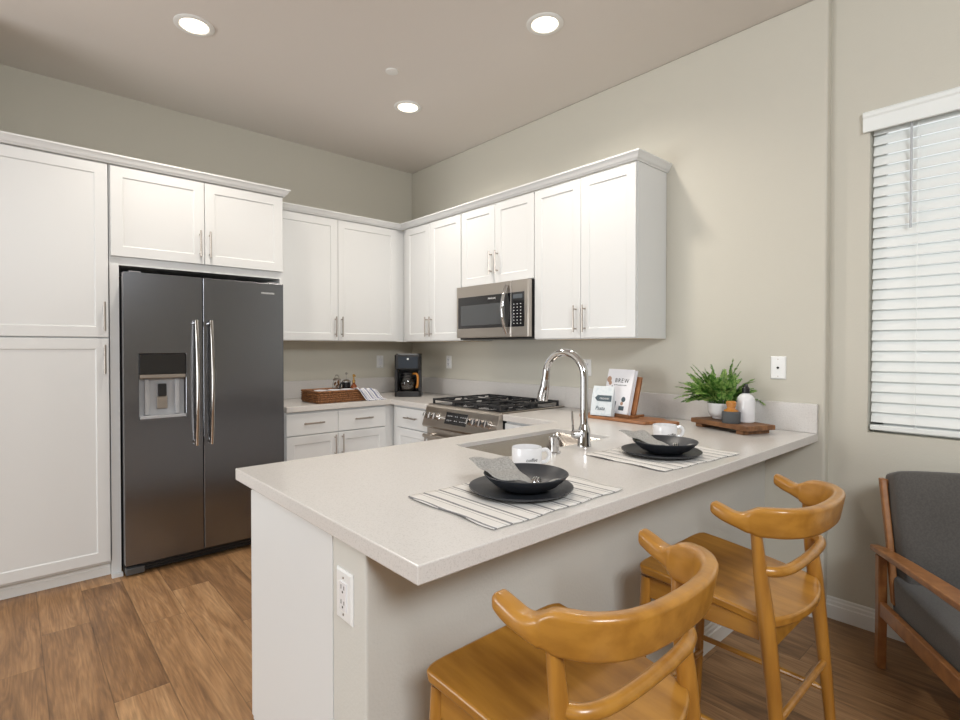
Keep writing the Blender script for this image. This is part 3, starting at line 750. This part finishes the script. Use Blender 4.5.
# lidded glass jar with wire clip
jr = thing('glass_jar', 'clear glass jar of brown biscuits with wire bail and dark base, in wicker tray', 'jar', (.330, -.965, tz)); jr.scale = (.85, .85, 1.1)
bm = bmesh.new(); lathe(bm, [(.040, 0), (.042, .005), (.042, .10), (.036, .118), (.036, .130), (.033, .130), (.033, .118), (.039, .098), (.039, .006), (0, .006)], n=26, cap=False); obj('glass_body', bm, 'glass', jr)
bm = bmesh.new()
for k in range(9):
    a = k * 2.4; r = .018; z = .018 + k * .0125
    lathe(bm, [(.0, -.006), (.014, -.005), (.017, 0), (.014, .005), (0, .006)], n=10, M4=T(r * math.cos(a), r * math.sin(a), z) @ Matrix.Rotation(R(35 + 20 * (k % 3)), 4, 'X'))
obj('biscuits', bm, 'pastry', jr)
bm = bmesh.new(); lathe(bm, [(.038, .131), (.038, .140), (.02, .146), (0, .147)], n=24); obj('lid', bm, 'nickel', jr)
bm = bmesh.new(); tube(bm, smoothpts([(-.05, 0, .118), (-.045, 0, .15), (-.018, 0, .168), (.018, 0, .168), (.045, 0, .15), (.05, 0, .118)]), .0025, 6)
tube(bm, [(-.058, 0, .142), (.058, 0, .142)], .0025, 6)
obj('wire_bail', bm, 'nickel', jr)
kt = thing('french_press', 'small dark glass french press with black handle, in wicker tray', 'french press', (.475, -.845, tz))
kt.location = (.375, -.905, tz); kt.scale = (.92, .92, 1.28)
bm = bmesh.new(); lathe(bm, [(.036, 0), (.037, .004), (.037, .10), (.035, .10), (.035, .006), (0, .006)], n=24, cap=False); obj('beaker', bm, 'glassblack', kt)
bm = bmesh.new(); lathe(bm, [(.039, .100), (.039, .108), (.02, .118), (0, .119)], n=24); tube(bm, [(0, 0, .118), (0, 0, .150)], .002, 6); lathe(bm, [(.0, .148), (.009, .150), (.010, .158), (.0, .165)], n=14); obj('lid', bm, 'chrome', kt)
bm = bmesh.new(); tube(bm, smoothpts([(.010, -.036, .095), (.022, -.066, .092), (.026, -.074, .060), (.012, -.038, .018)]), .007, 8); obj('handle', bm, 'black', kt)
bt = thing('amber_bottle', 'amber glass bottle with gold pump top, in wicker tray beside towel', 'bottle', (.462, -.884, tz)); bt.scale = (.82, .82, 1.28)
bm = bmesh.new(); lathe(bm, [(.030, 0), (.032, .004), (.032, .070), (.026, .083), (.013, .092), (.013, .100), (0, .100)], n=24); obj('glass_body', bm, 'amberglass', bt)
bm = bmesh.new(); lathe(bm, [(.015, .100), (.015, .115), (.008, .118), (.006, .135), (0, .136)], n=16); lathe(bm, [(.0, .134), (.012, .138), (.012, .150), (0, .156)], n=14); tube(bm, [(0, 0, .144), (.03, .0, .146), (.036, 0, .138)], .004, 6); obj('pump', bm, 'gold', bt)
# towel draped over tray end
bm = bmesh.new()
path = smoothpts([(.520, 0, CT + .078), (.560, 0, CT + .096), (.598, 0, CT + .102), (.612, .02, CT + .082), (.617, .045, CT + .045), (.622, .070, CT + .012), (.634, .085, CT + .0045)], 4)
rows = []; n = len(path); NW = 26; WT = .155
for i, p in enumerate(path):
    row = []
    for j in range(NW + 1):
        s = j / NW; wob = .0045 * math.sin(s * 17 + i * .12) * min(1, i / 8)
        y = -.935 + WT * s * (1 + .10 * i / n) + p.y
        row.append(bm.verts.new((p.x + wob + .004 * math.sin(s * 7), y, max(p.z + (wob if i < 10 else 0) - .010 * s * (1 if i < 20 else 0), CT + .0045))))
    rows.append(row)
uvl = bm.loops.layers.uv.new('UVMap')
for a in range(n - 1):
    for j in range(NW):
        f = bm.faces.new((rows[a][j], rows[a][j + 1], rows[a + 1][j + 1], rows[a + 1][j]))
        for lp, (ii, jj) in zip(f.loops, ((a, j), (a, j + 1), (a + 1, j + 1), (a + 1, j))): lp[uvl].uv = (ii / n, jj / NW * WT)
o = obj('dish_towel', bm, 'towel', solid=.004)
tag(o, 'white tea towel with navy stripes draped over end of the wicker tray', 'towel')

# ------------------------------------------------------------------ cutting board, book stand, book, card
cb = thing('cutting_board', 'acacia cutting board with handle lying under the book stand', 'cutting board', (2.345, -.262, CT + .001), -1.5)
bm = bmesh.new()
pts = [(.0, -.115), (.43, -.125), (.452, -.118), (.468, -.08), (.495, -.035), (.560, -.03), (.572, -.015), (.572, .025), (.560, .04), (.495, .04), (.462, .065), (.445, .085), (.0, .085), (-.012, .07), (-.012, -.10)]
prism(bm, pts, 0, .017); obj('board', bm, 'acacia', cb, bevel=.003)
st = thing('book_stand', 'wooden easel book stand holding an open-faced book on the cutting board', 'book stand', (2.545, -.255, CT + .019), -12)
bm = bmesh.new()
tilt = Matrix.Rotation(R(-14), 4, 'X')
box(bm, -.10, .135, -.058, .02, 0, .012)
obj('base_board', bm, 'acacia', st, smooth=False, bevel=.003)
obj('ledge', B(-.10, .135, -.066, -.058, 0, .018), 'walnut', st, smooth=False, bevel=.002)
bm = bmesh.new(); box(bm, -.09, .125, -.008, .006, 0, .225); bm.transform(T(0, -.0, .012) @ tilt)
box(bm, .10, .114, .02, .085, 0.0, .012)
obj('backrest', bm, 'acacia', st, smooth=False, bevel=.003)
bm = bmesh.new(); tube(bm, [(.02, .062, .13), (.02, .10, .002)], .006, 6); obj('strut', bm, 'acacia', st)
bk2 = thing('book', 'white hardback cookbook titled BREW leaning on the wooden book stand', 'book', (2.545, -.255, CT + .019), -12)
BT = T(-.004, -.032, .0135) @ tilt
bm = bmesh.new(); box(bm, -.106, .106, -.014, -.010, 0, .265); box(bm, -.106, .106, .010, .014, 0, .265); box(bm, -.106, -.102, -.012, .012, 0, .265); bm.transform(BT); obj('cover', bm, 'paper', bk2, smooth=False, bevel=.0008)
bm = bmesh.new(); box(bm, -.101, .101, -.0095, .0095, .004, .261); bm.transform(BT); obj('pages', bm, 'paper', bk2, smooth=False)
text('title', 'BREW', .036, 'ink', bk2, BT @ T(.020, -.0146, .195) @ RX90, .0004, space=1.25)
text('subtitle', 'BETTER COFFEE AT HOME', .0085, 'ink', bk2, BT @ T(.012, -.0146, .168) @ RX90, .0003)
def disc(cx, cz, r, n=14, y=-.0146):
    bm.faces.new([bm.verts.new((cx + r * math.cos(2 * math.pi * k / n), y, cz + r * math.sin(2 * math.pi * k / n))) for k in range(n)])
def quad(x0, x1, z0, z1, y=-.0146): bm.faces.new([bm.verts.new(v) for v in ((x0, y, z0), (x1, y, z0), (x1, y, z1), (x0, y, z1))])
for fn, args, mt_ in ((quad, (.03, .072, .020, .045), 'slatebl'), (quad, (-.012, .004, .022, .070), 'slatebl'), (disc, (.058, .085, .016), 'slatebl'), (quad, (-.055, -.05, .11, .165), 'slatebl'),
                      (disc, (-.085, .200, .019), 'blush'), (disc, (-.072, .178, .013), 'blush'), (disc, (.05, .060, .011), 'blush')):
    bm = bmesh.new(); fn(*args); bm.transform(BT); obj('cover_illustration', bm, mt_, bk2, smooth=False)
cdn = thing('card_packet', 'pale blue printed packet with dark arrow, in front of the book', 'packet', (2.492, -.358, CT + .019), 6); cdn.scale = (1.0, 1.0, 1.12)
bm = bmesh.new(); ct = T(0, 0, 0) @ Matrix.Rotation(R(-9), 4, 'X')
rings = [[bm.verts.new(v) for v in ((-.068, -y, z), (.068, -y, z), (.068, y, z), (-.068, y, z))] for z, y in ((0, .020), (.01, .022), (.10, .016), (.150, .003), (.158, .0012))]
bridge(bm, rings); bm.transform(ct); obj('packet', bm, 'card', cdn, smooth=False, bevel=.001)
def cardM(x, z):   # slanted front of packet
    y = -.0225 + max(0, z - .01) * .1 if z < .10 else -.0162 + (z - .1) * .26
    return ct @ T(x, y - .003, z) @ Matrix.Rotation(R(90 - (6 if z < .1 else 14)), 4, 'X')
bm = bmesh.new(); bm.faces.new([bm.verts.new(v) for v in ((-.046, 0, 0), (-.028, .016, 0), (.062, .016, 0), (.062, -.016, 0), (-.028, -.016, 0))]); bm.transform(cardM(0, .092) @ T(0, .0, .0012)); obj('arrow_mark', bm, 'slatebl', cdn, smooth=False)
text('arrow_lettering', 'ORGANIC', .014, 'wink', cdn, cardM(.018, .090) @ T(0, 0, .002), .0002)
text('script_lettering', 'Pasta', .030, 'slatebl', cdn, cardM(-.006, .038) @ T(0, 0, .0012), .0002, shear=.3)

# ------------------------------------------------------------------ riser tray, fern, bottle, candle
TR = (3.172, -.205); TA = -22
tr = thing('wood_riser', 'rustic brown wooden riser board on two feet beside the backsplash', 'riser', (TR[0], TR[1], CT + .001), TA)
bm = bmesh.new(); box(bm, -.185, .185, -.092, .092, .020, .044); obj('top_board', bm, 'walnut', tr, smooth=False, bevel=.004)
for x in (-.135, .135): obj('foot', B(x - .022, x + .022, -.085, .085, 0, .0198), 'walnut', tr, smooth=False, bevel=.003)
def onr(x, y, z=.0455):
    a = R(TA); return (TR[0] + x * math.cos(a) - y * math.sin(a), TR[1] + x * math.sin(a) + y * math.cos(a), CT + z)
pt = thing('potted_fern', 'bright green fern in a white ceramic bowl on the wooden riser', 'potted plant', onr(-.078, .018))
bm = bmesh.new(); lathe(bm, [(.040, 0), (.048, .004), (.050, .012), (.060, .020), (.066, .030), (.070, .045), (.073, .085), (.069, .086), (.065, .045), (.05, .02), (0, .02)], n=32, cap=False); bm.faces.new(bm.verts[:32]); obj('pot', bm, 'ceramic', pt)
bm = bmesh.new(); lathe(bm, [(.068, .060), (.068, .070), (0, .074)], n=20); obj('soil', bm, 'soil', pt)
bs, bl_ = bmesh.new(), bmesh.new()
rnd = random.Random(11)
for k in range(125):
    az = k * 2.39996 + rnd.uniform(-.3, .3)
    el = R(rnd.choice((44, 50, 58, 66, 78)) + rnd.uniform(-5, 8)); Lf = rnd.uniform(.17, .27)
    if math.sin(az) > .25: Lf *= .75
    if math.sin(az) < -.2 and math.cos(az) > 0: Lf *= .72; el = max(el, R(64))
    da = (az + R(12) + math.pi) % (2 * math.pi) - math.pi
    if abs(da) < R(30) and el < R(72): continue
    n = 24; p = Vector((.045 * rnd.random() * math.cos(az), .045 * rnd.random() * math.sin(az), .07)); d = Vector((math.cos(az) * math.cos(el), math.sin(az) * math.cos(el), math.sin(el)))
    droop = rnd.uniform(.02, .065); path = [p.copy()]
    side = Vector((-math.sin(az), math.cos(az), rnd.uniform(-.5, .5))).normalized()
    for i in range(n):
        p = p + d * (Lf / n); d = (d + Vector((0, 0, -droop))).normalized(); path.append(p.copy())
        if i > 5:
            s = i / n; ll = (.0185 * math.sin(math.pi * (s * .85 + .15)) + .006) * (1.1 if Lf > .15 else .9)
            up = side.cross(d).normalized()
            for sg in (-1, 1):
                q = (side * sg * .85 + d * .45 + up * rnd.uniform(-.25, .25)).normalized()
                wv_ = d * (ll * .5)
                a0 = p; tip = p + q * ll; mid = p + q * ll * .5
                bl_.faces.new([bl_.verts.new(v) for v in (a0, mid + wv_ + up * .001, tip, mid - wv_ + up * .001)])
    tube(bs, path, .0011, 4)
for b_ in (bs, bl_):
    for v in b_.verts:
        lim = -.026 - (pt.location.y)
        if v.co.y > lim: v.co.y = lim - (v.co.y - lim) * .3
obj('leaves', bl_, 'leaf', pt, smooth=False)
obj('stems', bs, 'leaf2', pt)
bo = thing('soap_bottle', 'white bottle with black cap standing behind the dark candle cup', 'bottle', onr(.055, .040)); bo.scale = (1.28, 1.28, 1.22)
bm = bmesh.new(); lathe(bm, [(.030, 0), (.033, .004), (.0335, .088), (.031, .102), (.022, .113), (.013, .118), (.012, .124), (0, .124)], n=28); obj('body', bm, 'ceramic', bo)
bm = bmesh.new(); lathe(bm, [(.0145, .120), (.0145, .140), (.011, .143), (.007, .150), (.006, .158), (0, .159)], n=18); obj('cap', bm, 'black', bo)
ca = thing('candle', 'dark grey candle cup with amber wooden-tone lid on the riser front', 'candle', onr(.052, -.052)); ca.scale = (1.14, 1.14, 1.22)
bm = bmesh.new(); lathe(bm, [(.036, 0), (.038, .003), (.038, .044), (.034, .047), (0, .047)], n=28); obj('cup', bm, mat('grey_concrete', (.09, .095, .10), .8, bump=(90, (1, 1, 1), .3, .002)), ca)
bm = bmesh.new(); lathe(bm, [(.030, .0475), (.030, .053), (.020, .056), (.017, .063), (.021, .074), (.022, .084), (.017, .090), (0, .091)], n=24); obj('lid', bm, 'amber', ca)

# ------------------------------------------------------------------ place settings
def placemat(label, x0, x1, y0, y1, rz):
    cx, cy = (x0 + x1) / 2, (y0 + y1) / 2
    bm = bmesh.new(); nx, ny = 22, 32; hx, hy = (x1 - x0) / 2, (y1 - y0) / 2; vs = []
    for i in range(nx + 1):
        row = []
        for j in range(ny + 1):
            u, v = i / nx * 2 - 1, j / ny * 2 - 1
            x = u * hx + .003 * math.sin(v * 9); y = v * hy + .004 * math.sin(u * 5 + 1)
            edge = max(0, abs(v) - .86) / .14
            z = .0022 + .0008 * math.sin(v * 40) * (1 - edge) + .0026 * edge * (1 + math.sin(u * 7 + v))* .5
            row.append(bm.verts.new((x, y, z)))
        vs.append(row)
    for i in range(nx):
        for j in range(ny): bm.faces.new((vs[i][j], vs[i + 1][j], vs[i + 1][j + 1], vs[i][j + 1]))
    o = obj('placemat', bm, 'mat_cloth', solid=.002); o.location = (cx, cy, CT + .0012); o.rotation_euler = (0, 0, R(rz))
    return tag(o, label, 'placemat', 'striped placemats on the peninsula')
placemat('striped grey and cream placemat at the near end of the peninsula', 3.09, 3.445, -2.135, -1.615, 0)
placemat('striped grey and cream placemat nearer the wall, beside faucet', 3.083, 3.44, -1.305, -.80, -5)
def setting(cx, cy, near):
    z = CT + .0052
    w_ = 'at near end of peninsula' if near else 'nearer the wall beside faucet'
    bm = bmesh.new(); lathe(bm, [(.085, 0), (.10, .002), (.140, .010), (.150, .016), (.1505, .0185), (.147, .0185), (.138, .0135), (.10, .0065), (0, .0062)], n=56, cap=False); bm.faces.new(bm.verts[:56])
    o = obj('plate', bm, 'slate'); o.location = (cx, cy, z); tag(o, 'charcoal stoneware dinner plate on placemat ' + w_, 'plate', 'charcoal plates')
    bm = bmesh.new(); lathe(bm, [(.055, 0), (.06, .002), (.09, .018), (.115, .042), (.1225, .053), (.1205, .055), (.111, .045), (.086, .023), (.055, .008), (0, .007)], n=56, cap=False); bm.faces.new(bm.verts[:56])
    b = obj('bowl', bm, 'slate'); b.location = (cx + .012, cy + .008, z + .0068); b.scale = (1, 1, .9); tag(b, 'charcoal stoneware bowl stacked on plate ' + w_, 'bowl', 'charcoal bowls')
    # folded napkin lying over the bowl rim toward the left of the picture
    bm = bmesh.new()
    def patch(A, B_, C_, D_, n, m, dip):
        A, B_, C_, D_ = map(Vector, (A, B_, C_, D_)); rows = []
        for i in range(n + 1):
            u = i / n; row = []
            for j in range(m + 1):
                v = j / m; p = (A * (1 - v) + B_ * v) * (1 - u) + (D_ * (1 - v) + C_ * v) * u
                p.z += -dip * math.sin(math.pi * u) * .6 + .004 * math.sin(v * 8 + u * 3) + .003 * math.sin(u * 11)
                row.append(bm.verts.new(p))
            rows.append(row)
        for i in range(n):
            for j in range(m): bm.faces.new((rows[i][j], rows[i + 1][j], rows[i + 1][j + 1], rows[i][j + 1]))
    patch((-.150, -.080, .080), (-.118, .058, .069), (.052, .004, .030), (-.004, -.108, .056), 12, 10, .012)
    patch((.050, -.012, .026), (.055, .012, .026), (.112, .052, .050), (.104, -.020, .044), 6, 5, .006)
    o = obj('napkin', bm, 'napkin', solid=.003, sub=1); o.location = (cx + .006, cy + .0, z + .0045); tag(o, 'grey linen napkin folded over bowl ' + w_, 'napkin', 'grey linen napkins')
    s = thing('napkin_ring', 'small silver spiral napkin ring in the bowl ' + w_, 'napkin ring', (cx + .060, cy + .000, z + .038), 20, 'silver napkin rings')
    bm = bmesh.new(); pts = []
    for k in range(46): a = k / 45 * math.pi * 5; pts.append((-.008 + .016 * k / 45, .020 * math.cos(a), .013 * math.sin(a)))
    tube(bm, pts, .002, 6); obj('coil', bm, 'chrome', s)
    return b
setting(3.266, -1.862, True)
setting(3.264, -1.070, False)
def mug(label, x, y, rz, lab_ang):
    m = thing('mug', label, 'mug', (x, y, CT + .001), rz, 'white coffee mugs')
    r, h = .053, .072
    bm = bmesh.new(); lathe(bm, [(r * .72, 0), (r * .86, .003), (r, .016), (r, h - .002), (r - .001, h), (r - .004, h), (r - .0045, .018), (r * .75, .008), (0, .007)], n=40, cap=False); bm.faces.new(bm.verts[:40]); obj('cup', bm, 'ceramic', m)
    bm = bmesh.new(); tube(bm, smoothpts([(r - .003, 0, h - .012), (r + .016, 0, h - .009), (r + .026, 0, h - .026), (r + .016, 0, h - .048), (r - .003, 0, h - .054)]), .0052, 8, flat=1.3); obj('handle', bm, 'ceramic', m)
    # script word, wrapped
    c = text('lettering', 'coffee', .017, 'ink', m, Matrix.Identity(4), .0002, shear=.3)
    for v in c.data.vertices:
        a = R(lab_ang) + v.co.x / r; rr_ = r + .0010 + v.co.z
        v.co = (rr_ * math.cos(a), rr_ * math.sin(a), .034 + v.co.y)
    return m
mug('white coffee mug behind the bowl at near end of peninsula', 3.052, -1.608, 40, -68)
mug('white coffee mug behind the second bowl, near the wall', 3.108, -.755, 40, -68)

# ------------------------------------------------------------------ bar stools
def rail_section(n, t, h):     # rounded rectangle, n outward dir (2D), returns offsets (along n, z)
    out = []
    r = min(t, h) * .33
    for sx, sz, a0 in ((1, 1, 0), (-1, 1, 90), (-1, -1, 180), (1, -1, 270)):
        for j in range(5): a = R(a0 + 90 * j / 4); out.append((sx * (t / 2 - r) + r * math.cos(a), sz * (h / 2 - r) + r * math.sin(a)))
    return out
def make_stool(label):
    t = thing('bar_stool', label, 'bar stool', (3.610, -2.080, 0), 0)
    # seat
    bm = bmesh.new(); nu, nv = 24, 24
    def ztop(u, v): return .646 - .034 * u ** 1.3 - .012 * (1 - v * v) * math.sin(math.pi * min(1, max(0, u))) ** .6 * 1.0 - .004 * (u ** 3)
    def xy(u, v):
        y = v * (.224 - .020 * u)
        x0 = -.222 + .018 * abs(v) ** 12; x1 = .222 - .045 * v * v - .012 * abs(v) ** 8
        return x0 + (x1 - x0) * u, y
    top, bot = [], []
    for i in range(nu + 1):
        tr_, br_ = [], []
        for j in range(nv + 1):
            u, v = i / nu, j / nv * 2 - 1; x, y = xy(u, v); z = ztop(u, v)
            # round the corners in plan
            tr_.append(bm.verts.new((x, y, z))); br_.append(bm.verts.new((x * .985, y * .98, z - .030)))
        top.append(tr_); bot.append(br_)
    for i in range(nu):
        for j in range(nv):
            bm.faces.new((top[i][j], top[i + 1][j], top[i + 1][j + 1], top[i][j + 1]))
            bm.faces.new((bot[i][j], bot[i][j + 1], bot[i + 1][j + 1], bot[i + 1][j]))
    for i in range(nu):
        for j in (0, nv): bm.faces.new((top[i][j], top[i + 1][j], bot[i + 1][j], bot[i][j]))
        for ii in (0, nu): bm.faces.new((top[ii][i], top[ii][i + 1], bot[ii][i + 1], bot[ii][i]))
    obj('seat', bm, 'stool', t, bevel=.007, seg=3, angle=50)
    # apron frame
    bm = bmesh.new()
    for s in (-1, 1):
        rings = []
        for x, y in ((-.185, .190), (.155, .190)):
            rings.append([bm.verts.new((x, s * (y + a), z)) for a, z in ((-.01, .555), (.01, .540), (.01, .598 if x > 0 else .608), (-.01, .598 if x > 0 else .608))])
        bridge(bm, rings)
    box(bm, -.195, -.175, -.19, .19, .555, .611); box(bm, .150, .170, -.19, .19, .512, .5725)
    obj('seat_frame', bm, 'stool', t, smooth=False, bevel=.003)
    for s in (-1, 1):
        bm = bmesh.new(); pts = smoothpts([(-.226, s * .222, 0), (-.210, s * .207, .30), (-.196, s * .192, .606)], 5)
        tube(bm, pts, [.012 + .0068 * i / (len(pts) - 1) for i in range(len(pts))], 14); obj('leg', bm, 'stoolv', t)
        bm = bmesh.new(); pts = smoothpts([(.222, s * .214, 0), (.196, s * .208, .30), (.165, s * .206, .60), (.150, s * .205, .72), (.138, s * .210, .845)], 5)
        n = len(pts); rs = []
        for p in pts:
            z = p.z; rs.append(.013 + .009 * min(1, z / .58) - (.008 * max(0, (z - .62) / .22)))
        tube(bm, pts, rs, 14); obj('leg', bm, 'stoolv', t)
        bm = bmesh.new(); tube(bm, [(-.206, s * .209, .255), (.200, s * .208, .255)], .0095, 10); obj('stretcher', bm, 'stool', t)
    bm = bmesh.new(); tube(bm, [(-.207, -.208, .20), (-.207, .208, .20)], .0105, 10); obj('footrest', bm, 'stoolv', t)
    bm = bmesh.new(); tube(bm, [(.193, -.207, .345), (.193, .207, .345)], .010, 10); obj('stretcher', bm, 'stoolv', t)
    # lower hoop rail
    bm = bmesh.new(); half = [(.150, .203, .734), (.180, .182, .734), (.198, .135, .734), (.204, .06, .734)]
    pts = smoothpts(half + [(.205, 0, .734)] + [(x, -y, z) for x, y, z in reversed(half)], 6)
    tube(bm, pts, .0145, 12); obj('lower_rail', bm, 'stool', t)
    # back / arm rail   x, y, zcentre, height, thickness
    st = [(.034, .236, .887, .026, .030), (.040, .236, .886, .036, .038), (.062, .234, .877, .040, .042), (.090, .230, .867, .038, .044), (.112, .225, .863, .049, .042),
          (.130, .219, .865, .067, .039), (.146, .213, .866, .082, .037), (.172, .205, .869, .083, .036), (.202, .188, .870, .083, .035),
          (.230, .150, .870, .083, .034), (.246, .104, .870, .083, .033), (.253, .054, .870, .083, .033)]
    full = st + [(.255, 0, .870, .083, .033)] + [(x, -y, z, h, th) for x, y, z, h, th in reversed(st)]
    P = smoothpts([(a[0], a[1], a[2]) for a in full], 4)
    HT = smoothpts([(a[3], a[4], 0) for a in full], 4)
    bm = bmesh.new(); rings = []
    for i, p in enumerate(P):
        tg = (P[min(i + 1, len(P) - 1)] - P[max(i - 1, 0)]); tg.z = 0; tg.normalize(); nr = Vector((tg.y, -tg.x, 0))
        if nr.dot(Vector((p.x - .12, p.y, 0))) < 0: nr = -nr
        sec = rail_section(None, HT[i].y, HT[i].x)
        rings.append([bm.verts.new(p + nr * (a + (.18 * b if HT[i].x > .06 else 0)) + Vector((0, 0, b))) for a, b in sec])
    bridge(bm, rings); obj('back_rail', bm, 'stool', t, angle=60)
    return t
s1 = make_stool('honey wood bar stool nearest the camera, back seen from behind')
s2 = copy_tree(s1); s2.location = (3.622, -1.254, 0); s2['label'] = 'honey wood bar stool farther away, beside the wall corner'
for s in (s1, s2): s['group'] = 'bar stools along the peninsula'

# ------------------------------------------------------------------ armchair
ac = thing('armchair', 'teak frame lounge chair with charcoal cushions under the window', 'armchair', (3.812, -.262, 0), -60)
# local: +x toward chair front, +y toward chair left-hand (into wall side); visible side y=0
AW = .50
for s, y in ((0, 0), (1, AW)):
    bm = bmesh.new(); rings = [[bm.verts.new((x + a, y + b, z)) for a, b in ((-.020, -.016), (.020, -.016), (.020, .016), (-.020, .016))] for x, z in ((-.005, 0), (.0, .22), (-.005, .47))]
    bridge(bm, rings); obj('leg', bm, 'teak', ac, smooth=False, bevel=.005)
    bm = bmesh.new(); rings = [[bm.verts.new((x + a, y + b, z)) for a, b in ((-.022, -.016), (.022, -.016), (.022, .016), (-.022, .016))] for x, z in ((.78, 0), (.74, .30), (.74, .53))]
    bridge(bm, rings); obj('leg', bm, 'teak', ac, smooth=False, bevel=.005)
    bm = bmesh.new(); rings = []
    for x, z, w_ in ((-.075, .478, .018), (0, .490, .026), (.20, .512, .032), (.50, .541, .036), (.80, .560, .030)):
        rings.append([bm.verts.new((x, y + b * w_, z + c)) for b, c in ((-1, -.012), (1, -.012), (1, .012), (-1, .012))])
    bridge(bm, rings); obj('armrest', bm, 'teak', ac, smooth=False, bevel=.006)
    bm = bmesh.new(); rings = [[bm.verts.new((x, y + b, z + c)) for b, c in ((-.012, -.030), (.012, -.030), (.012, .030), (-.012, .030))] for x, z in ((.0, .250), (.74, .292))]
    bridge(bm, rings); obj('side_rail', bm, 'teak', ac, smooth=False, bevel=.004)
    bm = bmesh.new(); yy = y + (.03 if s == 0 else -.03)
    rings = [[bm.verts.new((x + a, yy + b, z)) for a, b in ((-.014, -.012), (.014, -.012), (.014, .012), (-.014, .012))] for x, z in ((.05, .29), (-.01, .53), (-.085, .775))]
    bridge(bm, rings); obj('back_post', bm, 'teak', ac, smooth=False, bevel=.005)
obj('seat_deck', B(.01, .74, .013, AW - .013, .235, .250), 'teak', ac, smooth=False)
obj('cross_rail', B(.71, .73, .012, AW - .012, .25, .31), 'teak', ac, smooth=False, bevel=.004)
bm = B(-.100, -.078, .03, AW - .03, .72, .77); obj('top_rail', bm, 'teak', ac, smooth=False, bevel=.004)
def cushion(name, x0, x1, y0, y1, z0, z1, M4, puff=.02):
    bm = bmesh.new(); n = 14
    bmesh.ops.create_grid(bm, x_segments=n, y_segments=n, size=1)
    top = bm.verts[:]
    for v in top: v.co.z = 1
    r = bmesh.ops.extrude_face_region(bm, geom=bm.faces[:])
    for v in r['geom']:
        if isinstance(v, bmesh.types.BMVert): v.co.z = -1
    rn = random.Random(3)
    for v in bm.verts:
        u, w_, s = v.co.x, v.co.y, v.co.z
        e = (1 - abs(u) ** 4) * (1 - abs(w_) ** 4)
        cx, cy, cz = (x0 + x1) / 2, (y0 + y1) / 2, (z0 + z1) / 2
        sh = 1 - .035 * (abs(u * w_)) ** 3
        v.co = Vector((cx + u * (x1 - x0) / 2 * sh, cy + w_ * (y1 - y0) / 2 * sh, cz + s * ((z1 - z0) / 2 * .86 + puff * e + .004 * math.sin(u * 6 + w_ * 4) * e)))
    bm.transform(M4)
    c = obj(name, bm, 'fabric', ac, bevel=.018, seg=3, sub=1, angle=180)
    return c
cushion('seat_cushion', .005, .78, .020, AW - .020, .235, .415, Matrix.Identity(4), .012)
# back cushion: built lying, stood up and leaned
cushion('back_cushion', -.03, .46, .045, AW - .045 + .02, -.07, .07, T(.060, 0, .375) @ Matrix.Rotation(R(-90 - 18), 4, 'Y'), .03)
